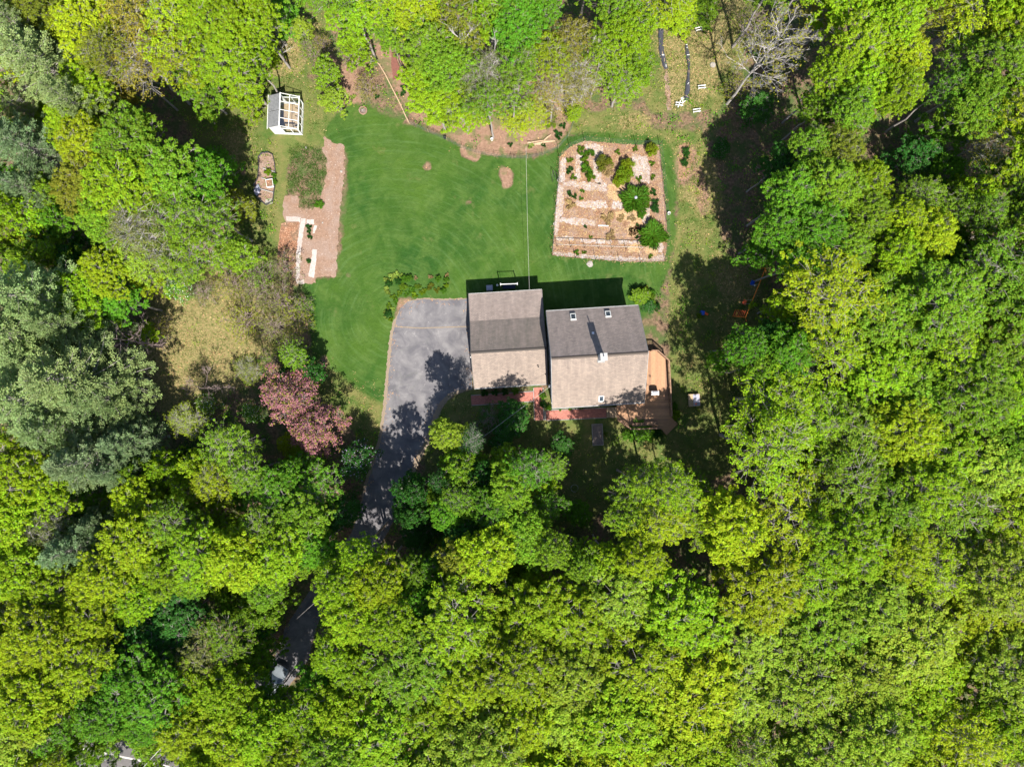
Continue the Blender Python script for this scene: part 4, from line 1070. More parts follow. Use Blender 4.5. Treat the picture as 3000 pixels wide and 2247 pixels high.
# ------------------------------------------------------------------ cars
def car(name, label, px, py, heading, paint, group=None):
    x,y=P(px,py,0.9); t=thing(name,label,'car',(x,y,0),heading)
    # stations along x (front +): (x, halfwidth, z_low, z_belt, z_top)
    st=[(2.2,0.55,0.35,0.55,0.62),(2.05,0.80,0.28,0.66,0.76),(1.6,0.88,0.25,0.76,0.88),(0.95,0.90,0.25,0.84,0.97),(0.25,0.91,0.25,0.9,1.40),(-0.5,0.91,0.25,0.9,1.46),(-1.2,0.90,0.25,0.92,1.40),(-1.8,0.87,0.28,0.92,1.05),(-2.1,0.80,0.32,0.86,0.92),(-2.2,0.6,0.4,0.7,0.8)]
    vs=[];fs=[]
    for (sx,hw,zl,zb,zt) in st:
        tw = hw*0.72 if zt>1.1 else hw*0.85
        vs += [(sx,-hw*0.9,zl),(sx,-hw,(zl+zb)/2),(sx,-hw*0.98,zb),(sx,-tw,zt-0.03),(sx,-tw*0.5,zt),(sx,tw*0.5,zt),(sx,tw,zt-0.03),(sx,hw*0.98,zb),(sx,hw,(zl+zb)/2),(sx,hw*0.9,zl)]
    n=10
    for i in range(len(st)-1):
        for j in range(n): fs.append((i*n+j,(i+1)*n+j,(i+1)*n+(j+1)%n,i*n+(j+1)%n))
    fs.append(tuple(range(n))[::-1]); fs.append(tuple((len(st)-1)*n+j for j in range(n)))
    mb=MB(); mb.add(vs,fs); me=mb.mesh('body'); me.flip_normals() if False else None
    for p in me.polygons: p.use_smooth=True
    o=link('body', me, paint, t); s=o.modifiers.new('sub','SUBSURF'); s.levels=2; s.render_levels=2
    # glass
    mb=MB(); mb.add([(1.0,-0.72,0.985),(1.0,0.72,0.985),(0.36,0.62,1.40),(0.36,-0.62,1.40)],[(0,1,2,3)]); link('windshield', mb, M['glass_dark'], t)
    mb=MB(); mb.add([(-1.82,-0.66,1.06),(-1.28,-0.6,1.4),(-1.28,0.6,1.4),(-1.82,0.66,1.06)],[(0,1,2,3)]); link('rear_window', mb, M['glass_dark'], t)
    for s_ in (-1,1):
        mb=MB(); mb.add([(0.7,s_*0.9,0.98),(0.3,s_*0.72,1.34),(-1.1,s_*0.72,1.34),(-1.6,s_*0.88,1.0)],[(0,1,2,3)]); link('side_window', mb, M['glass_dark'], t)
        mb=MB(); mb.box(1.95,2.12,s_*0.62-0.14,s_*0.62+0.14,0.58,0.70); link('headlight', mb, M['gutter'], t)
        mb=MB(); mb.box(0.62,0.78,s_*0.98-0.1,s_*0.98+0.1,0.92,1.06); link('side_mirror', mb, paint, t)
        for wx in (1.4,-1.4):
            w_=bpy.data.objects.new('wheel',None); col.objects.link(w_); w_.parent=t; w_.location=(wx,s_*0.82,0.33)
            mb=MB(); mb.tube([(0,-0.11,0),(0,0.11,0)],0.33,20); link('tyre', mb, M['rubber'], w_)
            mb=MB(); mb.tube([(0,-0.12,0),(0,0.12,0)],0.2,14); link('rim', mb, M['silver'], w_)
    mb=MB(); mb.tube([(1.98,-0.75,0.60),(2.13,-0.5,0.63),(2.19,0,0.64),(2.13,0.5,0.63),(1.98,0.75,0.60)],0.05,6); link('grille', mb, M['black_metal'], t)
    return t
hd=math.radians(62)
hx,hy=818,1972
car('parked_car','silver car with its bonnet showing from under the trees on the driveway',hx-1.35*math.cos(hd)/0.0395,hy+1.35*math.sin(hd)/0.0395,hd,M['car_silver'])
car('parked_car','black car almost hidden in deep shade below the driveway bend',1297,1612+48,math.radians(80),M['car_black'])

# ------------------------------------------------------------------ tree makers
def wob(a, b_, r, amp, n=4):
    a = Vector(a); b_ = Vector(b_); out = [a]
    for i in range(1, n):
        t = i/n; p = a.lerp(b_, t); p += Vector((r.uniform(-1,1), r.uniform(-1,1), r.uniform(-0.5,0.9)))*amp*math.sin(math.pi*t)
        out.append(p)
    out.append(b_); return out

def broadleaf(seed, R=4.0, H=16.0, n1=44, n2=18, sub=13, per=26, leaf=0.17, low=0.45, dome=None, spread=1.0, pad=0.26, tr=(0.17,0.32), lumps=0.5):
    r = random.Random(seed); rs = np.random.RandomState(seed)
    ph = [r.uniform(0,6.28) for _ in range(3)]
    dome = dome or R*0.54
    ztop = H
    def rad(th): return R*(0.86+0.11*math.sin(2*th+ph[0])+0.08*math.sin(3*th+ph[1])+0.07*math.sin(5*th+ph[2]))
    boughs = []
    for i in range(n1):
        f = math.sqrt((i+0.5)/n1)*0.98; th = i*2.39996+r.uniform(-0.4,0.4)
        rr = f*rad(th)*r.uniform(0.88,1.07)
        z = ztop - dome*(f**2.4) - r.uniform(0,lumps)*dome*0.8
        boughs.append((rr*math.cos(th), rr*math.sin(th), z))
    for i in range(n2):
        th = i*2.39996+r.uniform(-0.4,0.4); f = r.uniform(0.3,1.0); rr = f*rad(th)
        boughs.append((rr*math.cos(th), rr*math.sin(th), ztop - dome*r.uniform(0.9,2.5)))
    wood = MB()
    lean = (r.uniform(-0.4,0.4), r.uniform(-0.4,0.4)); th_ = (ztop-dome)*0.96
    top = (lean[0], lean[1], th_)
    tr0 = R*0.05
    trunk = wob((0,0,0), top, r, 0.25, 6); wood.tube(trunk, [tr0, tr0*0.85, tr0*0.75, tr0*0.62, tr0*0.48, tr0*0.32, tr0*0.12], 7)
    C = []
    for (bx,by,bz) in boughs:
        hr = math.hypot(bx,by)
        h0 = max(H*low*0.55, min(th_*0.97, bz - hr*0.85 - 0.6)); t = h0/th_
        k_ = min(5, int(t*6)); A = trunk[k_].lerp(trunk[k_+1], t*6-k_)
        path = wob(A, (bx,by,bz-0.12), r, 0.28, 4); r0 = max(0.028, tr0*0.32*(1-t*0.6))
        wood.tube(path, [r0, r0*0.8, r0*0.62, r0*0.45, r0*0.25], 4, False)
        pr = R*pad*r.uniform(0.8,1.25)*spread
        for s_ in range(sub):
            a_ = r.uniform(0,6.283); q = math.sqrt(r.random())*pr
            c_ = (bx+q*math.cos(a_), by+q*math.sin(a_), bz + r.uniform(-0.5,0.5)*pr*0.7 - 0.2*q*q/pr)
            C.append(c_)
            m_ = path[3].lerp(path[4], r.random())
            wood.tube([m_, m_.lerp(Vector(c_),0.55)+Vector((0,0,0.07)), (c_[0],c_[1],c_[2]+0.05)], [max(0.014,r0*0.4), 0.012, 0.008], 3, False)
    C = np.array(C); n = len(C)
    rep = np.repeat(C, per, axis=0); rc = rs.uniform(tr[0],tr[1],(n,1)).repeat(per,axis=0)
    off = rs.normal(size=rep.shape); off /= np.linalg.norm(off,axis=1,keepdims=True)
    off *= rs.uniform(0.25,1,(len(rep),1))**0.6 * rc * np.array([1.2,1.2,0.6])
    pts = rep+off
    N = off*0.8/rc + np.array([0,0,1.15]) + rs.normal(size=rep.shape)*0.38
    V = leaf_quads(pts, N, leaf, rs)
    return wood.mesh('trunk'), quads_mesh('crown', V)

def pine(seed, R=4.8, H=20.0, needles=1.0):
    r = random.Random(seed); rs = np.random.RandomState(seed); wood = MB()
    trunk = wob((0,0,0),(r.uniform(-0.3,0.3),r.uniform(-0.3,0.3),H),r,0.15,6); wood.tube(trunk,[0.3,0.27,0.23,0.18,0.12,0.07,0.02],7)
    C = []; D_ = []
    z = H*0.35; w = 0
    while z < H*0.985:
        t = (z-H*0.35)/(H*0.65); Lm = R*(1-t**1.7)*0.98+0.35
        nb = 6 if t < 0.8 else 5
        for i in range(nb):
            th = w*0.7+i*6.283/nb+r.uniform(-0.3,0.3); L = Lm*r.uniform(0.72,1.12); up = 0.10+0.35*t
            A = Vector((trunk[3].x*0.5, trunk[3].y*0.5, z)); d = Vector((math.cos(th),math.sin(th),0))
            B = A+d*L+Vector((0,0,L*up)); path = [A, A.lerp(B,0.5)+Vector((0,0,-0.08*L)), B]
            wood.tube(path,[0.06*(1-t*0.5),0.04*(1-t*0.5),0.01],4,False)
            sd = Vector((-d.y,d.x,0)); m = max(4,int(L*3.1))
            for j in range(m):
                f = 0.25+0.77*(j+r.random())/m; p = A.lerp(B,f)+Vector((0,0,-0.08*L*math.sin(math.pi*f)))
                wd = 0.26*L*math.sin(math.pi*min(1,max(0.12,(1.12-f))))*0.9; o = r.uniform(-1,1)*wd
                q = p+sd*o+d*(abs(o)*0.45)+Vector((0,0,r.uniform(-0.05,0.14))); C.append(q[:]); dd_ = (d+sd*(o*0.9)+Vector((0,0,0.5))).normalized(); D_.append(dd_[:])
        z += r.uniform(0.62,0.85)*(1-0.25*t); w += 1
    C = np.array(C); D_ = np.array(D_); per = int(34*needles)
    rep = np.repeat(C,per,axis=0); dr = np.repeat(D_,per,axis=0)
    off = rs.normal(size=rep.shape); off /= np.linalg.norm(off,axis=1,keepdims=True); off *= rs.uniform(0.1,1,(len(rep),1))*np.array([0.42,0.42,0.2])
    pts = rep+off
    ax = dr*0.9+off*1.8+rs.normal(size=rep.shape)*0.25; ax /= np.linalg.norm(ax,axis=1,keepdims=True)
    s1 = np.cross(ax, rs.normal(size=ax.shape)*0.6+np.array([0,0,1.4])); s1 /= np.linalg.norm(s1,axis=1,keepdims=True)
    ln = rs.uniform(0.14,0.26,(len(pts),1)); wd = rs.uniform(0.035,0.07,(len(pts),1))
    V = np.stack([pts-ax*ln*0.5, pts+s1*wd, pts+ax*ln*0.5, pts-s1*wd],axis=1)
    return wood.mesh('trunk'), quads_mesh('crown', V)

def bare(seed, R=4.0, H=15.0, n=10, levels=3, r0=0.2, low=0.35, leaves=0, leaf=0.14, up=0.75):
    r = random.Random(seed); rs = np.random.RandomState(seed); trunk_mb = MB(); limbs = []; tips = []
    trunk = wob((0,0,0),(r.uniform(-0.4,0.4),r.uniform(-0.4,0.4),H*0.86),r,0.3,6)
    trunk_mb.tube(trunk,[r0,r0*0.85,r0*0.72,r0*0.6,r0*0.45,r0*0.28,r0*0.08],7)
    def grow(mb, A, d, L, rad, lev):
        d = d.normalized(); mid = A+d*L*0.5+Vector((r.uniform(-1,1),r.uniform(-1,1),r.uniform(-0.2,0.5)))*L*0.09
        B = A+d*L+Vector((r.uniform(-1,1),r.uniform(-1,1),r.uniform(-0.1,0.5)))*L*0.1
        mb.tube([A,mid,B],[rad,rad*0.7,rad*0.35],4 if lev<2 else 3,False)
        if lev >= levels: tips.append(B[:]); return
        nb = 6 if lev == 0 else 5
        for i in range(nb):
            t = r.uniform(0.25,1.0); p = A.lerp(mid,t*2) if t<0.5 else mid.lerp(B,t*2-1)
            nd = d*0.9+Vector((r.uniform(-1,1),r.uniform(-1,1),r.uniform(-0.3,0.8)))*0.8
            grow(mb,p,nd,L*r.uniform(0.38,0.55),max(0.008,rad*0.5*(1-0.3*t)),lev+1)
    for i in range(n):
        t = low+(0.98-low)*(i+0.5)/n; k_=min(5,int(t*6)); A=trunk[k_].lerp(trunk[k_+1],t*6-k_); th=i*2.4+r.uniform(-0.4,0.4)
        d=Vector((math.cos(th),math.sin(th),up*(0.6+t*0.9))); mb=MB(); L=R*r.uniform(0.75,1.0)*(1.15-0.5*t)
        grow(mb,A,d,L/1.3,max(0.03,r0*0.45*(1-t*0.5)),0); limbs.append(mb.mesh('limb'))
    lm=None
    if leaves:
        T=np.array(tips); idx=rs.randint(0,len(T),leaves); pts=T[idx]+rs.normal(size=(leaves,3))*0.16
        lm=quads_mesh('crown',leaf_quads(pts,rs.normal(size=pts.shape)*0.5+np.array([0,0,1.0]),leaf,rs))
    return trunk_mb.mesh('trunk'), limbs, lm

def shrub_mesh(seed, n=1500, leaf=0.12, R=1.0, H=1.0, lumps=9, blades=False):
    r = random.Random(seed); rs = np.random.RandomState(seed); stem = MB(); C=[]
    for i in range(lumps):
        f=math.sqrt((i+0.5)/lumps)*0.72; th=i*2.4+r.uniform(-0.4,0.4); x=f*R*math.cos(th); y=f*R*math.sin(th); z=H*(0.45+0.35*math.sqrt(1-f*f))*r.uniform(0.8,1.15)
        C.append((x,y,z)); stem.tube([(x*0.1,y*0.1,0),(x*0.5,y*0.5,z*0.6),(x,y,z)],[0.03,0.02,0.008],4,False)
    C=np.array(C); idx=rs.randint(0,lumps,n); off=rs.normal(size=(n,3)); off/=np.linalg.norm(off,axis=1,keepdims=True); off*=rs.uniform(0.4,1,(n,1))*np.array([0.34*R,0.34*R,0.33*H]); pts=C[idx]+off; pts[:,2]=np.maximum(pts[:,2],0.06)
    if blades:
        d=pts*np.array([1,1,0.0]); d/=np.linalg.norm(d,axis=1,keepdims=True)+1e-6; d[:,2]=rs.uniform(0.2,1.2,n); d/=np.linalg.norm(d,axis=1,keepdims=True)
        s1=np.cross(d,rs.normal(size=d.shape)); s1/=np.linalg.norm(s1,axis=1,keepdims=True); ln=leaf*2.2*rs.uniform(0.6,1.3,(n,1))
        V=np.stack([pts-d*ln*0.5,pts+s1*leaf*0.3,pts+d*ln*0.5,pts-s1*leaf*0.3],axis=1)
    else: V=leaf_quads(pts,off*2.2/R+np.array([0,0,0.8])+rs.normal(size=pts.shape)*0.5,leaf,rs)
    return stem.mesh('stem'), quads_mesh('foliage',V)

LIB = {}
LIB['broad'] = [broadleaf(100+i, leaf=(0.15,0.18,0.21)[i%3], pad=0.25+0.02*(i%3), sub=(14,12,11)[i%3], tr=((0.14,0.28),(0.17,0.32),(0.2,0.38))[i%3], lumps=(0.25,0.35,0.45,0.3,0.5,0.3,0.35,0.4)[i]) for i in range(8)]
LIB['loose'] = [broadleaf(200+i, n1=36, n2=9, sub=10, per=17, leaf=0.155, spread=1.1) for i in range(3)]
LIB['sparse'] = [broadleaf(300+i, n1=46, n2=16, sub=14, per=7, leaf=0.13, spread=1.25) for i in range(3)]
LIB['pine'] = [pine(400+i) for i in range(3)]
LIB['bushy'] = [broadleaf(500+i, R=2.2, H=6.0, n1=30, n2=14, sub=10, per=22, leaf=0.14, low=0.15, dome=1.9, tr=(0.12,0.25)) for i in range(3)]
LIB['brush'] = [broadleaf(600+i, R=2.2, H=3.2, n1=26, n2=8, sub=9, per=5, leaf=0.11, low=0.1, spread=1.3, dome=1.5, tr=(0.12,0.3)) for i in range(3)]
LIB['shrub'] = [shrub_mesh(700+i) for i in range(3)]
LIB['tuft'] = [shrub_mesh(720+i, 260, 0.16, 0.7, 0.5, 5, True) for i in range(3)]
LIB['peony'] = [shrub_mesh(740+i, 2200, 0.13, 1.0, 0.8, 14, True) for i in range(2)]
BASE = {'broad':(4.0,16.0),'loose':(4.0,16.0),'sparse':(4.0,16.0),'pine':(4.8,20.0),'bushy':(2.2,6.0),'brush':(2.2,3.2)}
TINT = {'lime':(0.158,0.265,0.009),'yellow':(0.200,0.278,0.009),'green':(0.080,0.200,0.012),'deep':(0.030,0.105,0.015),'mid':(0.118,0.216,0.013),
        'olive':(0.150,0.180,0.016),'pine':(0.160,0.232,0.085),'bluepine':(0.140,0.212,0.095),'bronze':(0.180,0.176,0.022),'pale':(0.185,0.275,0.022),'grey':(0.118,0.145,0.038)}
TWORD = {'lime':'lime green','yellow':'yellow green','green':'fresh green','deep':'deep green','mid':'mid green','olive':'olive green','pine':'grey green','bluepine':'blue green','bronze':'bronze green','pale':'pale green','grey':'thin grey green'}
TREES = []   # (x px, y px, r px, kind, tint, height)
K = 3000/2212.0
def T(x, y, r, kind='broad', tint='lime', h=None):
    h = h or {'broad':16,'loose':16,'sparse':15,'pine':19,'bushy':6,'brush':3}[kind]
    TREES.append((x*K, y*K, r*K, kind, tint, h))

# --- upper left
for a in [(60,120,92,'pine','pine'),(135,205,62,'pine','pine'),(25,45,60,'pine','pine'),(28,300,72,'pine','bluepine',17),(5,215,45,'pine','pine',16),
 (100,25,60,'broad','olive'),(200,60,82,'broad','yellow'),(290,40,80,'loose','bronze'),(300,130,72,'sparse','bronze',14),(390,50,80,'loose','yellow'),(470,50,70,'broad','lime'),(550,40,58,'broad','lime',14),
 (400,130,72,'loose','yellow',14),(490,130,74,'broad','lime',14),(545,130,48,'broad','lime',12),(430,190,52,'bushy','mid',9),(200,190,55,'broad','lime',14),(250,130,55,'loose','olive'),(240,215,50,'bushy','bronze',8),
 (110,250,48,'bushy','lime',9),(180,270,55,'broad','lime',13),(560,90,35,'bushy','lime',7),(610,30,35,'bushy','green',6),(520,195,40,'bushy','lime',8),
 (210,330,72,'broad','yellow',15),(290,325,68,'broad','mid',15),(200,400,62,'broad','olive',15),(280,410,78,'broad','lime',16),(370,380,72,'broad','mid',15),(440,400,55,'broad','green',13),(470,350,35,'bushy','green',7),
 (240,470,60,'broad','mid',14),(320,490,78,'sparse','grey',15),(400,470,70,'loose','mid',14),(470,480,56,'loose','mid',12),(330,560,66,'loose','pale',13),(420,550,76,'loose','mid',13),(500,545,42,'bushy','mid',8),(510,440,34,'bushy','olive',5),
 (2,440,34,'broad','lime',15),(40,400,45,'pine','bluepine',15),(235,590,60,'broad','yellow',14),(190,645,60,'broad','lime',13),(250,650,50,'broad','green',12),(150,560,44,'bushy','deep',9),(90,490,45,'bushy','deep',7),(40,530,40,'bushy','olive',7),
 (310,600,38,'bushy','yellow',9),
 # pines on the left
 (50,640,95,'pine','pine',20),(20,720,95,'pine','pine',20),(110,700,70,'pine','pine',19),(130,820,105,'pine','pine',20),(40,860,105,'pine','pine',20),(195,862,62,'pine','pine',16),(100,930,70,'pine','pine',18),(60,780,80,'pine','pine',18),
 (170,1000,75,'pine','bluepine',17),(250,960,55,'pine','bluepine',14),(230,1020,50,'pine','bluepine',15),(150,1190,64,'pine','bluepine',16),(210,1130,45,'pine','bluepine',13),(285,930,30,'pine','bluepine',9),
 # dry meadow brush
 (430,625,36,'brush','grey',3),(490,610,40,'brush','olive',4),(550,625,42,'brush','grey',3.5),(600,640,42,'brush','grey',3.2),(520,690,46,'brush','olive',3),(590,700,44,'brush','grey',3),(635,690,36,'brush','olive',3),
 (605,575,34,'brush','grey',3.5),(560,590,36,'brush','mid',4),(620,750,36,'brush','pale',3.5),(650,660,24,'brush','mid',2.5),(580,780,32,'brush','mid',4),(300,720,30,'bushy','lime',5),(340,700,24,'brush','bronze',3),
 (410,910,38,'sparse','yellow',8),(540,800,30,'sparse','olive',7),(640,770,32,'loose','mid',7),(660,800,34,'bushy','deep',6),(610,820,26,'bushy','deep',5),
 # below the dry meadow
 (500,965,62,'loose','mid',12),(470,1040,50,'loose','yellow',12),(540,1020,46,'loose','mid',12),(350,1060,45,'bushy','yellow',6),(400,1000,34,'bushy','deep',5),(600,1070,68,'broad','green',11),(690,1060,58,'loose','green',10),(650,990,34,'bushy','lime',5),
 (660,1130,62,'broad','mid',13),(580,1140,55,'loose','mid',13),(730,1110,40,'bushy','deep',10),(620,960,24,'bushy','yellow',4),
 # bottom left woods
 (50,1020,85,'broad','yellow',17),(110,1060,62,'broad','lime',15),(30,1110,75,'broad','lime',17),(110,1130,52,'sparse','grey',15),(300,1080,50,'broad','yellow',12),(60,1220,70,'broad','lime',16),(20,1300,60,'sparse','yellow',15),(120,1260,66,'broad','lime',15),
 (300,1170,72,'broad','yellow',15),(380,1130,60,'loose','mid',14),(440,1190,66,'broad','lime',15),(520,1200,68,'broad','yellow',15),(370,1230,56,'broad','lime',15),(600,1200,64,'broad','lime',15),(240,1240,62,'broad','yellow',15),(300,1285,56,'broad','lime',14),
 (200,1330,66,'broad','yellow',16),(110,1360,74,'broad','yellow',17),(40,1400,70,'broad','yellow',17),(180,1430,74,'broad','yellow',17),(90,1490,76,'broad','yellow',17),(30,1560,80,'broad','pale',17),(130,1560,56,'loose','green',14),(110,1650,40,'broad','yellow',15),
 (330,1380,84,'broad','deep',12),(400,1330,66,'broad','deep',11),(300,1470,80,'broad','green',15),(250,1525,66,'broad','green',15),(360,1500,74,'broad','green',15),(450,1410,62,'loose','grey',13),(505,1370,56,'loose','mid',13),(500,1300,40,'bushy','mid',8),(430,1480,66,'broad','lime',14),
 (335,1545,58,'broad','green',15),(420,1560,70,'broad','yellow',15),(510,1500,66,'broad','lime',15),(500,1590,72,'broad','yellow',16),(462,1640,42,'broad','yellow',16),(580,1570,70,'broad','lime',16),(590,1505,40,'broad','green',12),(470,1260,44,'bushy','lime',8),(420,1255,40,'broad','mid',12),(555,1440,34,'bushy','green',8),(555,1350,32,'bushy','deep',8),(580,1265,44,'broad','mid',12),
 # right of the lower driveway
 (690,1180,50,'broad','green',13),(780,1195,46,'broad','lime',16),(740,1250,52,'broad','lime',16),(820,1250,58,'broad','yellow',17),(760,1320,62,'broad','lime',17),(730,1400,50,'broad','lime',15),(840,1330,60,'broad','lime',16),(885,1235,42,'broad','mid',13),(925,1225,38,'broad','green',11),
 (900,1300,56,'broad','green',13),(700,1480,52,'broad','green',13),(770,1440,60,'broad','lime',15),(660,1540,60,'broad','lime',16),(640,1620,60,'broad','yellow',16),(740,1540,66,'broad','lime',16),
 (890,1060,38,'bushy','deep',11),(880,1110,36,'bushy','deep',11),(930,1090,34,'bushy','green',5),(905,1160,36,'bushy','deep',6),
 # trees in front of the house
 (969,938,36,'broad','pale',11.5),(985,985,26,'bushy','pale',6),(1060,905,34,'brush','deep',4),(1110,900,36,'bushy','deep',4.5),(1090,940,30,'bushy','deep',4),(1035,940,26,'brush','grey',3),
 (1140,1010,52,'loose','green',15),(1100,1050,48,'broad','mid',14),(1040,1030,36,'broad','deep',11),(1000,1075,46,'loose','mid',13),(1065,1090,50,'broad','green',14),(960,1040,34,'loose','deep',12),(1018,951,30,'sparse','deep',11),(970,1100,38,'broad','green',12),(1180,1090,40,'loose','green',11),(1215,965,26,'bushy','deep',3),(1195,1010,34,'loose','mid',9),(1250,1110,30,'bushy','green',5),
 (1050,1190,62,'broad','yellow',16),(1130,1150,60,'broad','mid',15),(1190,1180,46,'broad','mid',15),(1000,1210,50,'broad','olive',15),(1000,1150,40,'broad','deep',12),
 (1375,1050,56,'loose','mid',16),(1440,1050,62,'loose','lime',17),(1350,1110,48,'broad','mid',15),(1420,1120,62,'loose','yellow',17),(1490,1110,56,'loose','lime',14),(1500,1050,36,'loose','mid',9),
 (1250,1210,42,'broad','mid',15),(1310,1210,50,'broad','lime',15),(1380,1190,56,'broad','yellow',16),(1385,930,24,'bushy','green',1.6),
 # right edge of the yard
 (1600,750,46,'broad','green',14),(1664,738,46,'broad','deep',13),(1690,770,58,'broad','green',15),(1560,780,26,'bushy','green',6),(1640,800,46,'broad','mid',14),
 (1680,360,44,'broad','deep',12),(1740,330,50,'broad','mid',14),(1800,330,52,'broad','olive',15),(1860,400,56,'broad','lime',15),(1700,430,60,'broad','green',15),(1780,410,64,'broad','mid',16),(1860,470,54,'broad','mid',15),(1680,500,56,'broad','green',15),(1750,500,64,'broad','green',16),(1820,540,58,'broad','mid',15),(1720,570,50,'broad','green',15),(1650,540,36,'bushy','green',9),
 (1840,110,66,'broad','lime',16),(1910,70,62,'broad','lime',16),(1940,130,56,'broad','yellow',16),(1790,170,52,'broad','lime',15),(1860,190,62,'broad','lime',16),(1920,210,52,'broad','lime',16),(1820,250,52,'broad','mid',15),(1760,240,40,'broad','mid',12),(1760,40,36,'loose','bronze',10),
 (2020,30,60,'loose','olive',14),(2100,40,72,'loose','yellow',16),(2180,60,70,'broad','yellow',17),(2070,130,58,'loose','mid',14),(2150,150,72,'broad','mid',17),(2040,200,50,'loose','green',14),(2110,230,66,'broad','mid',16),(2190,250,66,'loose','yellow',17),(2050,280,46,'bushy','green',8),(2140,300,50,'sparse','olive',14),
 (1990,330,44,'bushy','deep',7),(2050,370,44,'bushy','green',8),(2130,380,50,'loose','green',11),(2190,400,54,'loose','mid',14),(1970,430,46,'loose','mid',12),(2050,450,46,'loose','mid',11),(2120,470,52,'loose','mid',14),(2190,500,54,'broad','mid',15),(1930,480,44,'broad','yellow',15),(1990,510,56,'broad','yellow',16),(1920,550,50,'broad','lime',15),(2060,530,40,'bushy','green',8),
 # wooded island at the top
 (770,30,58,'broad','lime',13),(856,34,54,'broad','lime',14),(760,90,36,'bushy','lime',7),(845,85,34,'broad','mid',12),(900,30,60,'broad','yellow',15),(930,110,62,'broad','mid',15),(917,180,50,'broad','lime',11),(990,60,62,'loose','olive',15),(985,140,52,'loose','mid',14),
 (945,220,58,'broad','lime',10),(1000,230,62,'broad','lime',10),(960,150,50,'broad','mid',15),(1060,40,52,'broad','lime',15),(1120,60,62,'broad','green',16),(1165,30,50,'broad','green',16),(1050,170,58,'sparse','grey',13),(1060,220,50,'loose','mid',13),(1120,150,56,'loose','mid',14),(1110,200,50,'loose','mid',13),
 (1180,130,54,'loose','yellow',14),(1230,100,50,'loose','bronze',14),(1250,170,50,'sparse','bronze',12),(1200,200,50,'sparse','bronze',11),(1300,120,50,'loose','lime',13),(1350,80,56,'broad','lime',15),(1380,140,40,'bushy','mid',8),(1330,30,50,'broad','mid',15),(1340,180,52,'loose','lime',8),(1390,50,36,'loose','lime',10),
 (1150,250,40,'loose','yellow',5),(1110,265,34,'loose','yellow',4),(1240,240,18,'bushy','lime',3),(1190,250,20,'brush','bronze',2.5),
 (700,150,30,'bushy','mid',7),(715,210,28,'bushy','pale',5),(665,95,28,'brush','mid',4),(650,60,24,'bushy','pale',5),(785,180,26,'brush','bronze',3),(745,110,24,'brush','mid',3),(690,90,22,'brush','bronze',4),
 (1470,30,40,'bushy','yellow',5),(1520,20,36,'bushy','mid',4),(1630,40,40,'brush','olive',5),(1600,180,34,'brush','olive',3.5),(1640,230,34,'bushy','deep',5),(1560,320,20,'bushy','deep',2),(1385,640,20,'bushy','mid',1.6),(1400,660,16,'bushy','deep',1.4)]:
    T(*a)
manual = list(TREES)
FILLS = [[(1700,830),(1700,640),(1740,590),(1900,540),(2010,560),(2290,540),(2290,1740),(560,1740),(610,1640),(700,1560),(860,1400),(960,1290),(1200,1270),(1280,1240),(1420,1200),(1560,1130),(1640,985),(1650,900)],
         [(-60,-60),(560,-60),(560,60),(100,40),(-60,300)],[(1960,-60),(2290,-60),(2290,560),(2160,560),(2200,100)],
         [(1640,-60),(2000,-60),(2000,-20),(1640,-20)],[(700,-60),(1450,-60),(1450,-30),(700,-30)],[(-60,1000),(10,1000),(10,1740),(-60,1740)]]
HOLES = [(290,1650,90,22),(1265,1030,70,110),(930,1180,18,14),(1552,1250,22,60),(1470,1220,20,16),(640,1400,40,80)]
HOLES_OLD = [(1500,1220,45,60),(1545,1250,30,70),(1525,1080,25,55),(640,1400,50,90),(980,1330,22,16),(1485,1555,18,22),(1000,1370,10,16),(2200,1500,16,60),(1690,960,26,80),(1950,600,40,18),(1660,880,40,50)]
rf_ = random.Random(77); placed = [(t_[0]/K,t_[1]/K,t_[2]/K) for t_ in manual]
def pin(x,y,poly):
    r_=False; j=len(poly)-1
    for i in range(len(poly)):
        xi,yi=poly[i]; xj,yj=poly[j]
        if ((yi>y)!=(yj>y)) and (x<(xj-xi)*(y-yi)/(yj-yi+1e-9)+xi): r_=not r_
        j=i
    return r_
for poly in FILLS:
    xs=[q[0] for q in poly]; ys=[q[1] for q in poly]
    for _ in range(3500):
        x=rf_.uniform(min(xs),max(xs)); y=rf_.uniform(min(ys),max(ys)); r_=rf_.uniform(68,98)
        if not pin(x,y,poly): continue
        if any(abs(x-hx_)<hw+r_*0.55 and abs(y-hy_)<hh+r_*0.55 for hx_,hy_,hw,hh in HOLES): continue
        if any((x-a_)**2+(y-b2)**2 < (0.55*(r_+c2))**2 for a_,b2,c2 in placed): continue
        placed.append((x,y,r_)); edge_ = (x < 1830 and y < 1130)
        u = 0.5+0.5*math.sin(x*0.006+1.0+y*0.004)+rf_.uniform(-0.45,0.45)
        yel = (y-700)/900.0 + (x-1500)/1400.0 + u*0.9
        if y < 560 or (x<100): tint = rf_.choice(['mid','lime','yellow','lime'])
        elif yel > 1.25: tint = rf_.choice(['yellow','yellow','yellow','pale','lime'])
        elif yel > 0.7: tint = rf_.choice(['yellow','lime','lime','pale'])
        elif yel > 0.2: tint = rf_.choice(['lime','lime','mid','mid'])
        else: tint = rf_.choice(['green','mid','lime','mid'])
        T(x,y,r_,'broad' if (rf_.random()<0.8 and not edge_) else 'loose',tint,rf_.uniform(15.5,17.5))

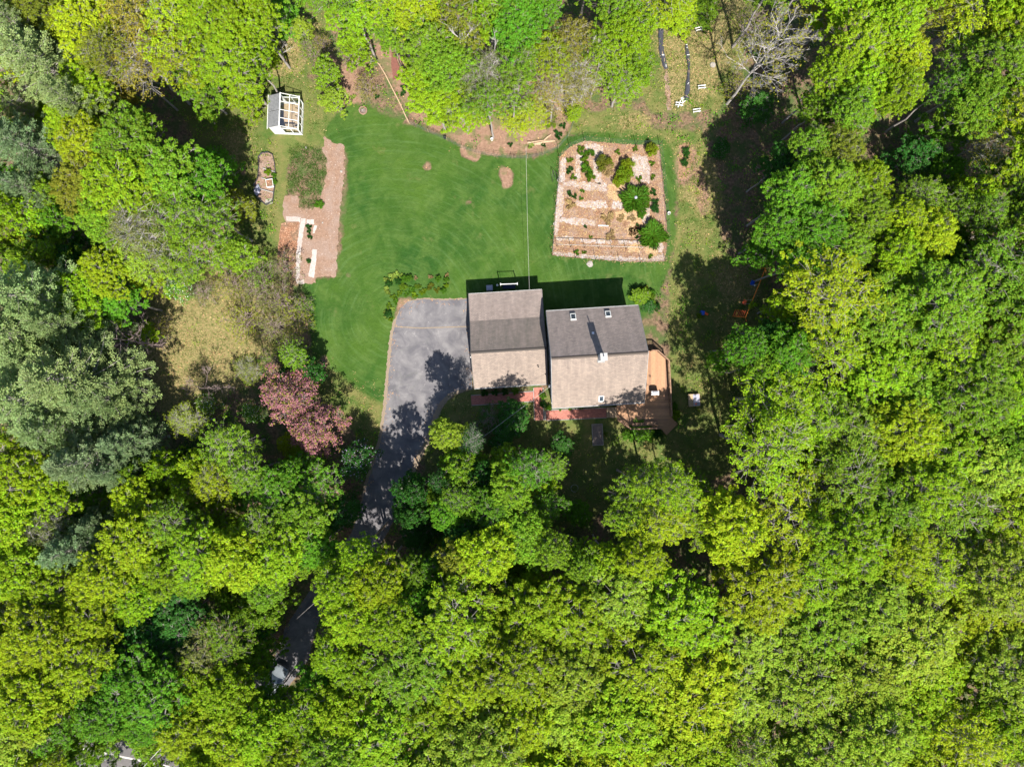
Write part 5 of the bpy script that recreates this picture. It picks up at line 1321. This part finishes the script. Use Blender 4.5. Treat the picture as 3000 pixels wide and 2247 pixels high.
# lower trees that fill the gaps between the tall ones
cover = [(t_[0]/K,t_[1]/K,t_[2]/K) for t_ in TREES]; low=[]
for poly in FILLS[:3]+[[(-40,980),(420,1000),(640,1000),(740,1130),(700,1200),(560,1260),(560,1740),(-40,1740)],[(-40,380),(140,400),(150,560),(160,640),(-40,580)],[(1650,620),(2290,300),(2290,700),(1700,1000)],[(950,1000),(1180,1000),(1200,1260),(960,1260)]]:
    xs=[q[0] for q in poly]; ys=[q[1] for q in poly]
    for _ in range(900):
        x=rf_.uniform(min(xs),max(xs)); y=rf_.uniform(min(ys),max(ys)); r_=rf_.uniform(34,52)
        if not pin(x,y,poly): continue
        if any(abs(x-hx_)<hw+r_*0.6 and abs(y-hy_)<hh+r_*0.6 for hx_,hy_,hw,hh in HOLES): continue
        if any((x-a_)**2+(y-b2)**2 < (0.80*c2)**2 for a_,b2,c2 in cover): continue
        if any((x-a_)**2+(y-b2)**2 < (0.7*(r_+c2))**2 for a_,b2,c2 in low): continue
        low.append((x,y,r_)); T(x,y,r_,'bushy',rf_.choice(['green','mid','mid','lime']) if y<1150 else rf_.choice(['mid','lime','lime','mid']),rf_.uniform(9,12))
print('LOW', len(low))
LM = [('the wooden deck',1930,1150),('the greenhouse',828,335),('the fenced garden',1790,600),('the silver car',818,1972),('the road corner',400,2210),('the large bare tree',2300,200),
      ('the orange swing set',2215,860),('the pink blossom tree',880,1210),('the dry meadow',620,1080),('the driveway bend',1090,1480),('the black plastic rows',1975,180),('the fire ring',1064,325),
      ('the stone sand table',2031,1172),('the lower right corner',2950,2200),('the right edge middle',2980,1300),('the top right corner',2960,40),('the bottom edge middle',1500,2230),('the lone raised bed',1750,1273),('the left edge pines',120,1050),('the top left corner',40,40)]
ORD = ['nearest','second nearest','third nearest','fourth nearest','fifth nearest','sixth nearest','seventh nearest','eighth nearest','ninth nearest','tenth nearest','eleventh nearest','twelfth nearest','thirteenth nearest','fourteenth nearest','fifteenth nearest']
def auto_labels(items, noun):
    """items: list of (px,py,word); returns labels that single each out by rank from a landmark"""
    keyed = {}
    for i,(x,y,wd) in enumerate(items):
        nm,lx,ly = min(LM, key=lambda l:(l[1]-x)**2+(l[2]-y)**2)
        dx,dy=x-lx,y-ly; side = ('right of' if dx>0 else 'left of') if abs(dx)>abs(dy) else ('below' if dy>0 else 'above')
        keyed.setdefault((nm,side,wd),[]).append((math.hypot(dx,dy),i))
    out=[None]*len(items)
    for (nm,side,wd),lst in keyed.items():
        lst.sort()
        for k_,(d_,i) in enumerate(lst):
            out[i] = f"{wd} {noun(i)} {side} {nm}" if len(lst)==1 else f"{wd} {noun(i)} {side} {nm}, {ORD[min(k_,14)]} to it"
    return out
NOUN = {'broad':'broadleaf tree','loose':'airy broadleaf tree','sparse':'thin half bare tree','pine':'feathery pine tree','bushy':'bushy young tree','brush':'low twiggy bush'}
labels = auto_labels([(t_[0],t_[1],TWORD[t_[4]]) for t_ in TREES], lambda i: NOUN[TREES[i][3]])
NAME = {'broad':'broadleaf_tree','loose':'broadleaf_tree','sparse':'sparse_tree','pine':'pine_tree','bushy':'young_tree','brush':'bush'}
CAT = {'broad':'tree','loose':'tree','sparse':'tree','pine':'pine tree','bushy':'tree','brush':'bush'}
GRP = {'broad':'broadleaf trees of the surrounding woods','loose':'broadleaf trees of the surrounding woods','sparse':'thinly leaved trees','pine':'pine trees on the left','bushy':'young trees and saplings','brush':'twiggy bushes of the meadow and beds'}
rt = random.Random(5)
PROTO = {}
for i,(x,y,r_,kind,tint,h) in enumerate(TREES):
    hc = h*0.78
    wx,wy_ = P(x,y,hc); rw = r_*(ALT-hc)/2000.0*(1.13 if i >= len(manual) else 1.07)
    v = rt.randrange(len(LIB[kind])); bR,bH = BASE[kind]
    key=(kind,v)
    wood, crown = LIB[kind][v]
    e = bpy.data.objects.new(NAME[kind], None); col.objects.link(e); e.empty_display_size=0.3
    e.location=(wx,wy_,0); e.rotation_euler=(0,0,rt.uniform(0,6.28)); e.scale=(rw/bR,rw/bR,h/bH*rt.uniform(0.95,1.05))
    tag(e, labels[i], CAT[kind], GRP[kind])
    bark = M['bark'] if kind not in ('sparse','brush') else (M['pale_bark'] if kind=='sparse' else M['twig'])
    link('trunk', wood, bark, e)
    c = link('crown', crown, M['needle'] if kind=='pine' else M['leaf'], e)
    tc = TINT[tint]; j = rt.uniform(0.85,1.15); g = rt.uniform(-0.06,0.10)
    c.color = (tc[0]*j*(1+g), tc[1]*j, tc[2]*j, 1)
print("TREES", len(TREES))

# bare trees ---------------------------------------------------------
def bare_tree(label, px, py, hbase, R, H, seed, mat, n=10, levels=3, r0=0.2, leaves=0, tint='bronze', ground=False, low=0.35, up=0.75, group=None, leaf=0.16):
    x,y = P(px,py,0 if ground else H*0.75)
    tm, limbs, lm = bare(seed,R,H,n,levels,r0,low,leaves,leaf,up)
    t = thing('bare_tree', label, 'tree', (x,y,0), rnd.uniform(0,1), group)
    link('trunk', tm, mat, t)
    for l in limbs: link('limb', l, mat, t)
    if lm: c=link('crown', lm, M['leaf'], t); c.color=(*TINT[tint],1)
    return t
bare_tree('large bare grey tree with spreading branches at the top right of the yard',2130,305,0,5.2,20.5,901,M['pale_bark'],24,3,0.17,1300,'bronze',True,0.42,0.6)
bare_tree('leafless dark branched tree between the left pines and the dry meadow',345,1000,0,3.6,12,902,M['twig'],12,3,0.16,0,'bronze',False,0.3,0.35)
bare_tree('small leafless tree standing alone in the dry meadow',600,1135,0,2.8,5,903,M['twig'],7,3,0.09,0,'bronze',False,0.25,0.3)
bare_tree('bare grey shrub above the greenhouse',800,130,0,1.6,6,904,M['pale_bark'],8,2,0.1,0,'bronze',False,0.3,0.6)
bare_tree('dead white snag at the back of the wooded island, left one',1345,120,0,3.6,18,905,M['pale_bark'],8,2,0.2,300,'olive',False,0.5,0.7,'dead pale snags above the island')
bare_tree('dead white snag with a single fork, upper middle of the island',1465,115,0,1.3,19,906,M['pale_bark'],3,1,0.16,0,'olive',False,0.75,1.0,'dead pale snags above the island')
bare_tree('dead white snag with tangled tips at the centre of the island',1430,205,0,2.2,15,907,M['pale_bark'],6,2,0.16,0,'olive',False,0.6,0.6,'dead pale snags above the island')
bare_tree('dead forked snag on the right of the wooded island',1735,145,0,1.5,16,908,M['pale_bark'],4,1,0.17,0,'olive',False,0.6,1.0,'dead pale snags above the island')
bare_tree('white forked dead tree at the top edge above the plastic rows',1898,10,0,1.6,14,909,M['pale_bark'],4,1,0.18,0,'olive',False,0.6,1.0)
bare_tree('bare twisted tree with grey limbs near the left edge',60,300,0,3.0,14,910,M['pale_bark'],6,2,0.18,0,'olive',False,0.5,0.5)
bare_tree('thin grey tree left of the tilled plot below the leaf bed',850,900,0,2.2,4,911,M['twig'],9,3,0.07,300,'olive',False,0.2,0.6)
bare_tree('leaning bare limbs at the lower left edge',30,1810,0,3.2,17,912,M['pale_bark'],8,2,0.16,500,'yellow',False,0.5,0.6)
bare_tree('grey twiggy tree inside the bottom woods below the house',1450,1690,0,3.2,14,913,M['pale_bark'],8,2,0.16,500,'olive',False,0.5,0.6)
bare_tree('dark leaning trunk in the brown gap of the lower woods',2105,1700,0,3.0,15,914,M['twig'],8,2,0.22,300,'green',True,0.4,0.6)

# flowering trees ------------------------------------------------------
def blossom_tree(label, px, py, rpx, h, mat, seed, tint='olive', n_bl=0.7, name='blossom_tree', cat='tree', lp=9):
    hc=h*0.8; x,y=P(px,py,hc); rw=rpx*(ALT-hc)/2000
    wood, crown = broadleaf(seed, R=2.4, H=6.0, n1=26, n2=10, sub=10, per=lp, leaf=0.12, low=0.2, spread=1.1, dome=1.8)
    w2, bl = broadleaf(seed, R=2.4, H=6.0, n1=26, n2=10, sub=10, per=max(1,int(34*n_bl)), leaf=0.12, low=0.2, spread=1.15, dome=1.7)
    t = thing(name, label, cat, (x,y,0), 0.3); t.scale=(rw/2.4,rw/2.4,h/6)
    link('trunk', wood, M['twig'], t); c=link('crown', crown, M['leaf'], t); c.color=(*TINT[tint],1); link('blossoms', bl, mat, t)
blossom_tree('pink blossoming tree beside the left of the driveway',838,1160,86,8.5,M['blossom_pink'],951,'bronze',0.36,lp=6)
blossom_tree('lower pink blossoming tree leaning towards the lilac bush',922,1262,82,8,M['blossom_pink'],952,'bronze',0.36,lp=6)
blossom_tree('lilac bush with pale purple blossom at the driveway edge',1043,1350,55,6.5,M['blossom_lilac'],953,'deep',0.05,'lilac_bush','bush',22)
blossom_tree('white blossoming tree among the trees above the dry meadow',515,840,42,6,M['blossom_white'],954,'green',0.04,lp=20)
blossom_tree('small white flowered bush at the lower end of the dry meadow',600,1185,38,2.5,M['blossom_white'],955,'mid',0.03,'flowering_bush','bush',16)
blossom_tree('white flowered bush just left of the pink blossom trees',735,1210,32,4,M['blossom_white'],956,'green',0.03,'flowering_bush','bush',20)

# garden plants ----------------------------------------------------------
PL = []
def plant(px,py,rpx,kind='shrub',tint='green',h=None,word=None):
    PL.append((px,py,rpx,kind,tint,h or rpx*0.04*0.9,word))
for a in [(1862,585,38,'peony','green',1.1),(1912,690,36,'peony','green',1.0),(1828,512,24,'shrub','lime',1.3),(1838,488,20,'shrub','yellow',1.3),(1815,530,18,'shrub','yellow',0.9),(1908,440,18,'shrub','yellow',1.2),(1905,432,12,'shrub','olive',1.2),
 (1772,480,24,'shrub','olive',1.1),(1780,500,18,'shrub','bronze',1.0),(1765,470,14,'shrub','grey',1.0),(1720,500,20,'tuft','green'),(1715,470,14,'tuft','mid'),(1728,448,14,'tuft','green'),(1700,438,12,'tuft','mid'),(1732,520,14,'tuft','mid'),(1710,455,12,'tuft','green'),
 (1670,470,10,'tuft','mid'),(1668,500,12,'tuft','deep'),(1680,520,10,'tuft','mid'),(1668,568,9,'tuft','deep'),(1683,576,9,'tuft','deep'),(1706,560,7,'tuft','green'),(1702,582,7,'tuft','green'),
 (1915,565,11,'tuft','deep'),(1920,592,11,'tuft','deep'),(1920,612,13,'shrub','deep',0.5),(1898,602,9,'tuft','olive'),(1910,480,9,'tuft','mid'),(1912,520,9,'tuft','mid'),(1872,525,10,'tuft','mid'),(1868,660,6,'tuft','deep'),(1866,695,6,'tuft','deep'),(1715,665,6,'tuft','deep'),
 (1878,632,10,'shrub','green',0.5),(1730,695,6,'tuft','mid'),(1690,740,9,'tuft','green'),(1712,740,7,'tuft','mid'),(1905,752,8,'tuft','mid'),(1810,446,9,'tuft','mid'),(1862,436,9,'tuft','mid'),(1780,640,20,'tuft','bronze',0.4),(1670,600,16,'tuft','bronze',0.4),
 (1820,640,12,'tuft','bronze',0.3),(1790,690,16,'tuft','bronze',0.4),(1850,640,12,'tuft','bronze',0.3),
 # bed by the driveway
 (1140,832,12,'shrub','deep',0.8),(1165,825,12,'shrub','deep',0.8),(1148,812,14,'tuft','pale',0.6),(1160,806,13,'tuft','pale',0.6),(1172,806,9,'tuft','pale',0.5),(1132,820,10,'tuft','pale',0.6),(1132,850,13,'tuft','pale',0.6),(1138,858,9,'tuft','pale',0.5),
 (1185,818,13,'shrub','green',0.8),(1200,815,12,'shrub','green',0.8),(1182,840,14,'shrub','mid',0.6),(1205,850,14,'tuft','green'),(1218,814,8,'tuft','bronze',0.4),(1284,818,11,'shrub','green',0.8),(1308,820,10,'shrub','green',0.7),(1300,852,11,'shrub','green',0.7),(1308,838,9,'shrub','lime',0.5),
 (1262,812,9,'tuft','bronze',0.5),(1310,806,8,'tuft','bronze',0.5),(1260,840,14,'tuft','olive'),(1240,855,14,'tuft','lime'),(1225,840,12,'tuft','mid'),(1280,850,12,'tuft','olive'),(1215,865,12,'tuft','lime'),
 (1138,920,13,'shrub','deep',0.8),(1128,915,8,'tuft','pale',0.5),(1130,930,8,'tuft','pale',0.5),(1146,936,9,'tuft','lime',0.5),(1140,895,12,'tuft','mid'),(1152,870,12,'tuft','mid'),(1150,905,9,'tuft','pale'),(1160,885,11,'tuft','green'),(1170,860,12,'tuft','mid'),(1190,862,10,'tuft','green'),
 # house corner and deck planting
 (1875,872,20,'shrub','green',0.9),(1900,880,20,'shrub','mid',0.9),(1885,850,15,'tuft','olive'),(1905,860,14,'shrub','green',0.7),(1920,900,14,'shrub','deep',0.8),(1840,1275,18,'shrub','green',0.8),(1870,1275,18,'shrub','deep',0.8),(1900,1275,18,'shrub','green',0.8),(1925,1272,14,'shrub','deep',0.8),
 (1978,1215,14,'shrub','lime',0.8),(1975,1190,10,'shrub','green',0.6),(1590,1160,10,'shrub','green',0.6),(1592,1185,10,'shrub','deep',0.6),(1610,1195,9,'shrub','green',0.6),(1640,1194,9,'shrub','green',0.5),(1670,1192,9,'shrub','mid',0.5),(1700,1190,9,'shrub','green',0.5),(1450,1150,10,'shrub','deep',0.6),(1480,1148,10,'shrub','deep',0.5),(1510,1147,10,'shrub','green',0.5),(1420,1152,10,'shrub','deep',0.5),
 # right strip, island plants, plot seedlings
 (2010,445,12,'shrub','deep',0.5),(2005,478,11,'shrub','deep',0.5),(2012,458,9,'tuft','deep'),(1635,395,14,'tuft','deep',0.5),(1650,370,10,'tuft','deep'),(1495,425,8,'tuft','deep'),(1555,428,10,'tuft','pale'),(1592,426,8,'tuft','deep'),(1620,345,12,'shrub','lime',1.0),(1615,365,14,'shrub','lime',0.9),
 (1183,258,10,'tuft','deep'),(1180,275,9,'tuft','deep'),(1035,285,9,'tuft','pale'),(1104,285,8,'tuft','deep'),(905,665,9,'tuft','deep',0.3),(906,680,8,'tuft','deep',0.3),(908,695,8,'tuft','deep',0.3),(904,765,7,'shrub','deep',0.3),(786,505,10,'shrub','lime',0.5),(803,515,8,'shrub','green',0.5),(804,533,8,'shrub','green',0.5),(2048,925,8,'shrub','lime',0.6),
 (935,600,13,'shrub','green',0.4),(1775,1330-60,7,'tuft','mid')]:
    plant(*a)
LM += [('the trellis',1780,720),('the driveway corner',1175,890),('the house rear corner',1880,890),('the round garden bush',1862,585),('the tilled plot',960,560),('the garage front',1480,1140),('the brick walks',1620,1210),('the garden top left',1650,440)]
plabels = auto_labels([(p[0],p[1],TWORD[p[4]].replace('bronze green','straw coloured')) for p in PL], lambda i: {'shrub':'leafy shrub','tuft':'spiky plant','peony':'round bladed bush'}[PL[i][3]])
for i,(px,py,rp,kind,tint,h,wd) in enumerate(PL):
    if px < 1330 and 790 < py < 960: rp *= 0.82; h *= 0.6
    x,y=P(px,py,h*0.5); rw=rp*0.04*1.15; v=rt.randrange(len(LIB[kind])); st,fo=LIB[kind][v]
    bR = 0.9 if kind!='tuft' else 0.7; bH={'shrub':1.05,'tuft':0.65,'peony':0.9}[kind]
    e=bpy.data.objects.new({'shrub':'shrub','tuft':'garden_plant','peony':'round_bush'}[kind],None); col.objects.link(e); e.location=(x,y,0.0); e.rotation_euler=(0,0,rt.uniform(0,6.28)); e.scale=(rw/bR,rw/bR,h/bH)
    tag(e, plabels[i], 'shrub' if kind!='tuft' else 'plant', 'shrubs and plants in the beds')
    link('stem', st, M['twig'], e); c=link('foliage', fo, M['leaf'], e); c.color=(*[q*(0.62 if tint!='pale' else 0.85)+(0.03 if tint=='pale' else 0) for q in TINT[tint]],1)
    if tint=='bronze': c.color=(0.26,0.19,0.09,1)

# ------------------------------------------------------------------ undergrowth, litter, grass tufts (stuff)
def sample(mask, n, rs):
    w=mask.reshape(-1); w=w/w.sum(); idx=rs.choice(len(w),n,p=w); x=GX.reshape(-1)[idx]+rs.uniform(-STEP/2,STEP/2,n); y=GY.reshape(-1)[idx]+rs.uniform(-STEP/2,STEP/2,n); return x,y
occ = np.zeros(GX.shape)
for poly in (DR, ROADP, GPOLY): occ[inpoly(PX,PY,poly)] = 1
for poly in ([(1368,840),(1610,830),(1885,860),(1975,1020),(1985,1270),(1800,1270),(1380,1200)],[(775,270),(890,270),(890,400),(775,400)],[(825,400),(1012,400),(1012,835),(810,835)]): occ[inpoly(PX,PY,poly)] = 1
occ = np.clip(blur(occ,2)*3,0,1); free = 1-occ
wood_m = np.clip(1-mL*2,0,1)*np.clip(1-mL2*1.5,0,1)*np.clip(1-mD*1.2,0,1)*np.clip(1-mM,0,1)*np.clip(1-mR*0.85,0,1)*free
def clumpy(n_c, mask, per, sd, seed, size, zmax, aspect, zb=0.02, upn=0.9):
    rs=np.random.RandomState(seed); x,y=sample(mask,n_c,rs); x=np.repeat(x,per)+rs.normal(size=n_c*per)*sd; y=np.repeat(y,per)+rs.normal(size=n_c*per)*sd
    z=zb+rs.uniform(0,1,n_c*per)**1.5*zmax; pts=np.stack([x,y,z],1); N=rs.normal(size=pts.shape)*0.6+np.array([0,0,upn]); return leaf_quads(pts,N,size,rs,aspect)
def stuff(name, V, m, color, label, cat):
    o=link(name, quads_mesh(name,V), m); o.color=(*color,1); o["kind"]="stuff"; o["label"]=label; o["category"]=cat
stuff('undergrowth', clumpy(4200, wood_m, 20, 0.35, 21, 0.18, 0.8, 0.7), M['leaf'], TINT['green'], 'low green undergrowth on the shaded woodland floor', 'undergrowth')
stuff('undergrowth', clumpy(2600, wood_m+(mR*0.8+mD*0.5)*free*np.clip(1-mL*1.5,0,1), 18, 0.3, 22, 0.14, 0.4, 0.6), M['leaf'], TINT['lime'], 'patches of brighter ground plants under and between the trees', 'undergrowth')
wp = np.zeros(GX.shape); wp[inpoly(PX,PY,[(850,420),(945,440),(955,480),(950,520),(935,590),(912,610),(880,608),(874,570),(838,568),(848,500)])] = 1
stuff('weeds', clumpy(420, wp, 12, 0.16, 33, 0.14, 0.22, 0.35, 0.02, 0.5), M['leaf'], (0.055,0.115,0.018), 'weedy green growth between the tilled strips', 'weeds')
dm = np.zeros(GX.shape); dm[inpoly(PX,PY,DR)] = 1; dm = dm*np.clip(1-blur(dm,10),0,1)**1.5
stuff('driveway_debris', clumpy(420, dm+1e-9, 3, 0.12, 35, 0.10, 0.02, 0.5, 0.022, 2.5), M['dry_leaf'], (0.3,0.17,0.09), 'dry leaves and twigs gathered along the driveway edges', 'leaf litter')
gard = np.zeros(GX.shape); gard[inpoly(PX,PY,GPOLY)] = 1
stuff('garden_litter', clumpy(2000, gard, 4, 0.2, 31, 0.12, 0.05, 0.4, 0.035, 1.2), M['dry_leaf'], (0.3,0.17,0.09), 'dead leaves and stalks strewn over the fenced garden', 'leaf litter')
stuff('garden_straw', clumpy(1500, gard, 5, 0.25, 32, 0.14, 0.05, 0.25, 0.035, 1.0), M['straw_leaf'], (0.3,0.2,0.1), 'loose straw strewn over the fenced garden', 'straw')
stuff('fallen_leaves', clumpy(9000, (wood_m*0.8+mD*0.8+mM*0.35+mR*0.25)*free, 3, 0.25, 23, 0.12, 0.04, 0.7, 0.02, 2.0), M['dry_leaf'], (0.3,0.17,0.09), 'dry brown leaves lying over the woodland floor and meadow', 'leaf litter')
stuff('dry_grass', clumpy(5000, (mD*1.0+mR*0.35)*free, 6, 0.16, 24, 0.17, 0.16, 0.22, 0.02, 0.3), M['straw_leaf'], (0.3,0.2,0.1), 'straw coloured dead grass over the dry meadow', 'grass')
stuff('rough_grass', clumpy(8000, (mR*1.0+mD*0.45)*free*np.clip(1-mL,0,1), 6, 0.16, 25, 0.17, 0.16, 0.25, 0.02, 0.3), M['leaf'], (0.075,0.125,0.018), 'rough green grass tufts round the lawn', 'grass')

# ------------------------------------------------------------------ wires and poles
def wire(name, pts, r, label, cat='wire', m='cable'):
    out=[]
    for a,b_ in zip(pts[:-1],pts[1:]):
        A=Vector((*P(a[0],a[1],a[2]),a[2])); B=Vector((*P(b_[0],b_[1],b_[2]),b_[2])); n=8
        for i in range(n): t_=i/n; q=A.lerp(B,t_); q.z-=0.25*math.sin(math.pi*t_); out.append(q)
    out.append(Vector((*P(pts[-1][0],pts[-1][1],pts[-1][2]),pts[-1][2])))
    mb=MB(); mb.tube(out,r,5); o=link(name,mb,M[m]); tag(o,label,cat); return o
wire('service_wire', [(1612,1132,5.6),(1350,1330,6.2),(1207,1450,6.6),(1100,1562,7.0)], 0.014, 'pale electric service wire running from the house down past the driveway')
wire('guy_wire', [(1551,848,2.7),(1545,640,3.6),(1541,430,4.4)], 0.011, 'thin straight wire crossing the lawn from the garage to the island')
wire('wire_overhead', [(930,1758,7),(870,1812,7.6)], 0.01, 'short length of wire above the lower driveway')
wire('wire_overhead', [(470,2192,8),(405,2262,8.6)], 0.035, 'grey wire crossing above the road in the lower left corner')
x,y=P(1209,1448,6.6); mb=MB(); mb.lathe([(0.05,0),(0.1,0.08),(0.1,0.25),(0.04,0.3)],(x,y,6.45),10); o=link('insulator',mb,M['white_paint']); tag(o,'pale insulator on the service wire beside the driveway','insulator')
# pole the wire hangs from, under the trees
x,y=P(1096,1572,7.2); t=thing('utility_pole','wooden utility pole under the trees at the lower end of the service wire','pole',(x,y,0)); mb=MB(); mb.tube([(0,0,0),(0,0,7.6)],[0.14,0.1],8); link('pole_shaft',mb,M['oldwood'],t)
mb=MB(); mb.bar((-0.6,0.0,7.2),(0.6,0.0,7.2),0.1,0.12); link('cross_arm',mb,M['oldwood'],t)
# small dead branch lying on the lawn edge below the house
for (pts,lab) in (([(1606,1322),(1634,1332),(1668,1352)],'long pale fallen branch on the shaded lawn below the house'),([(1668,1352),(1650,1366),(1638,1378)],'short pale fallen branch on the shaded lawn')):
    q=[(*P(*p_),0.08) for p_ in pts]; mb=MB(); mb.tube(q,[0.06,0.05,0.02],5); o=link('fallen_branch',mb,M['pale_bark']); tag(o,lab,'branch')
print("TRIS", sum(len(m_.loops)-2*len(m_.polygons) for m_ in bpy.data.meshes))
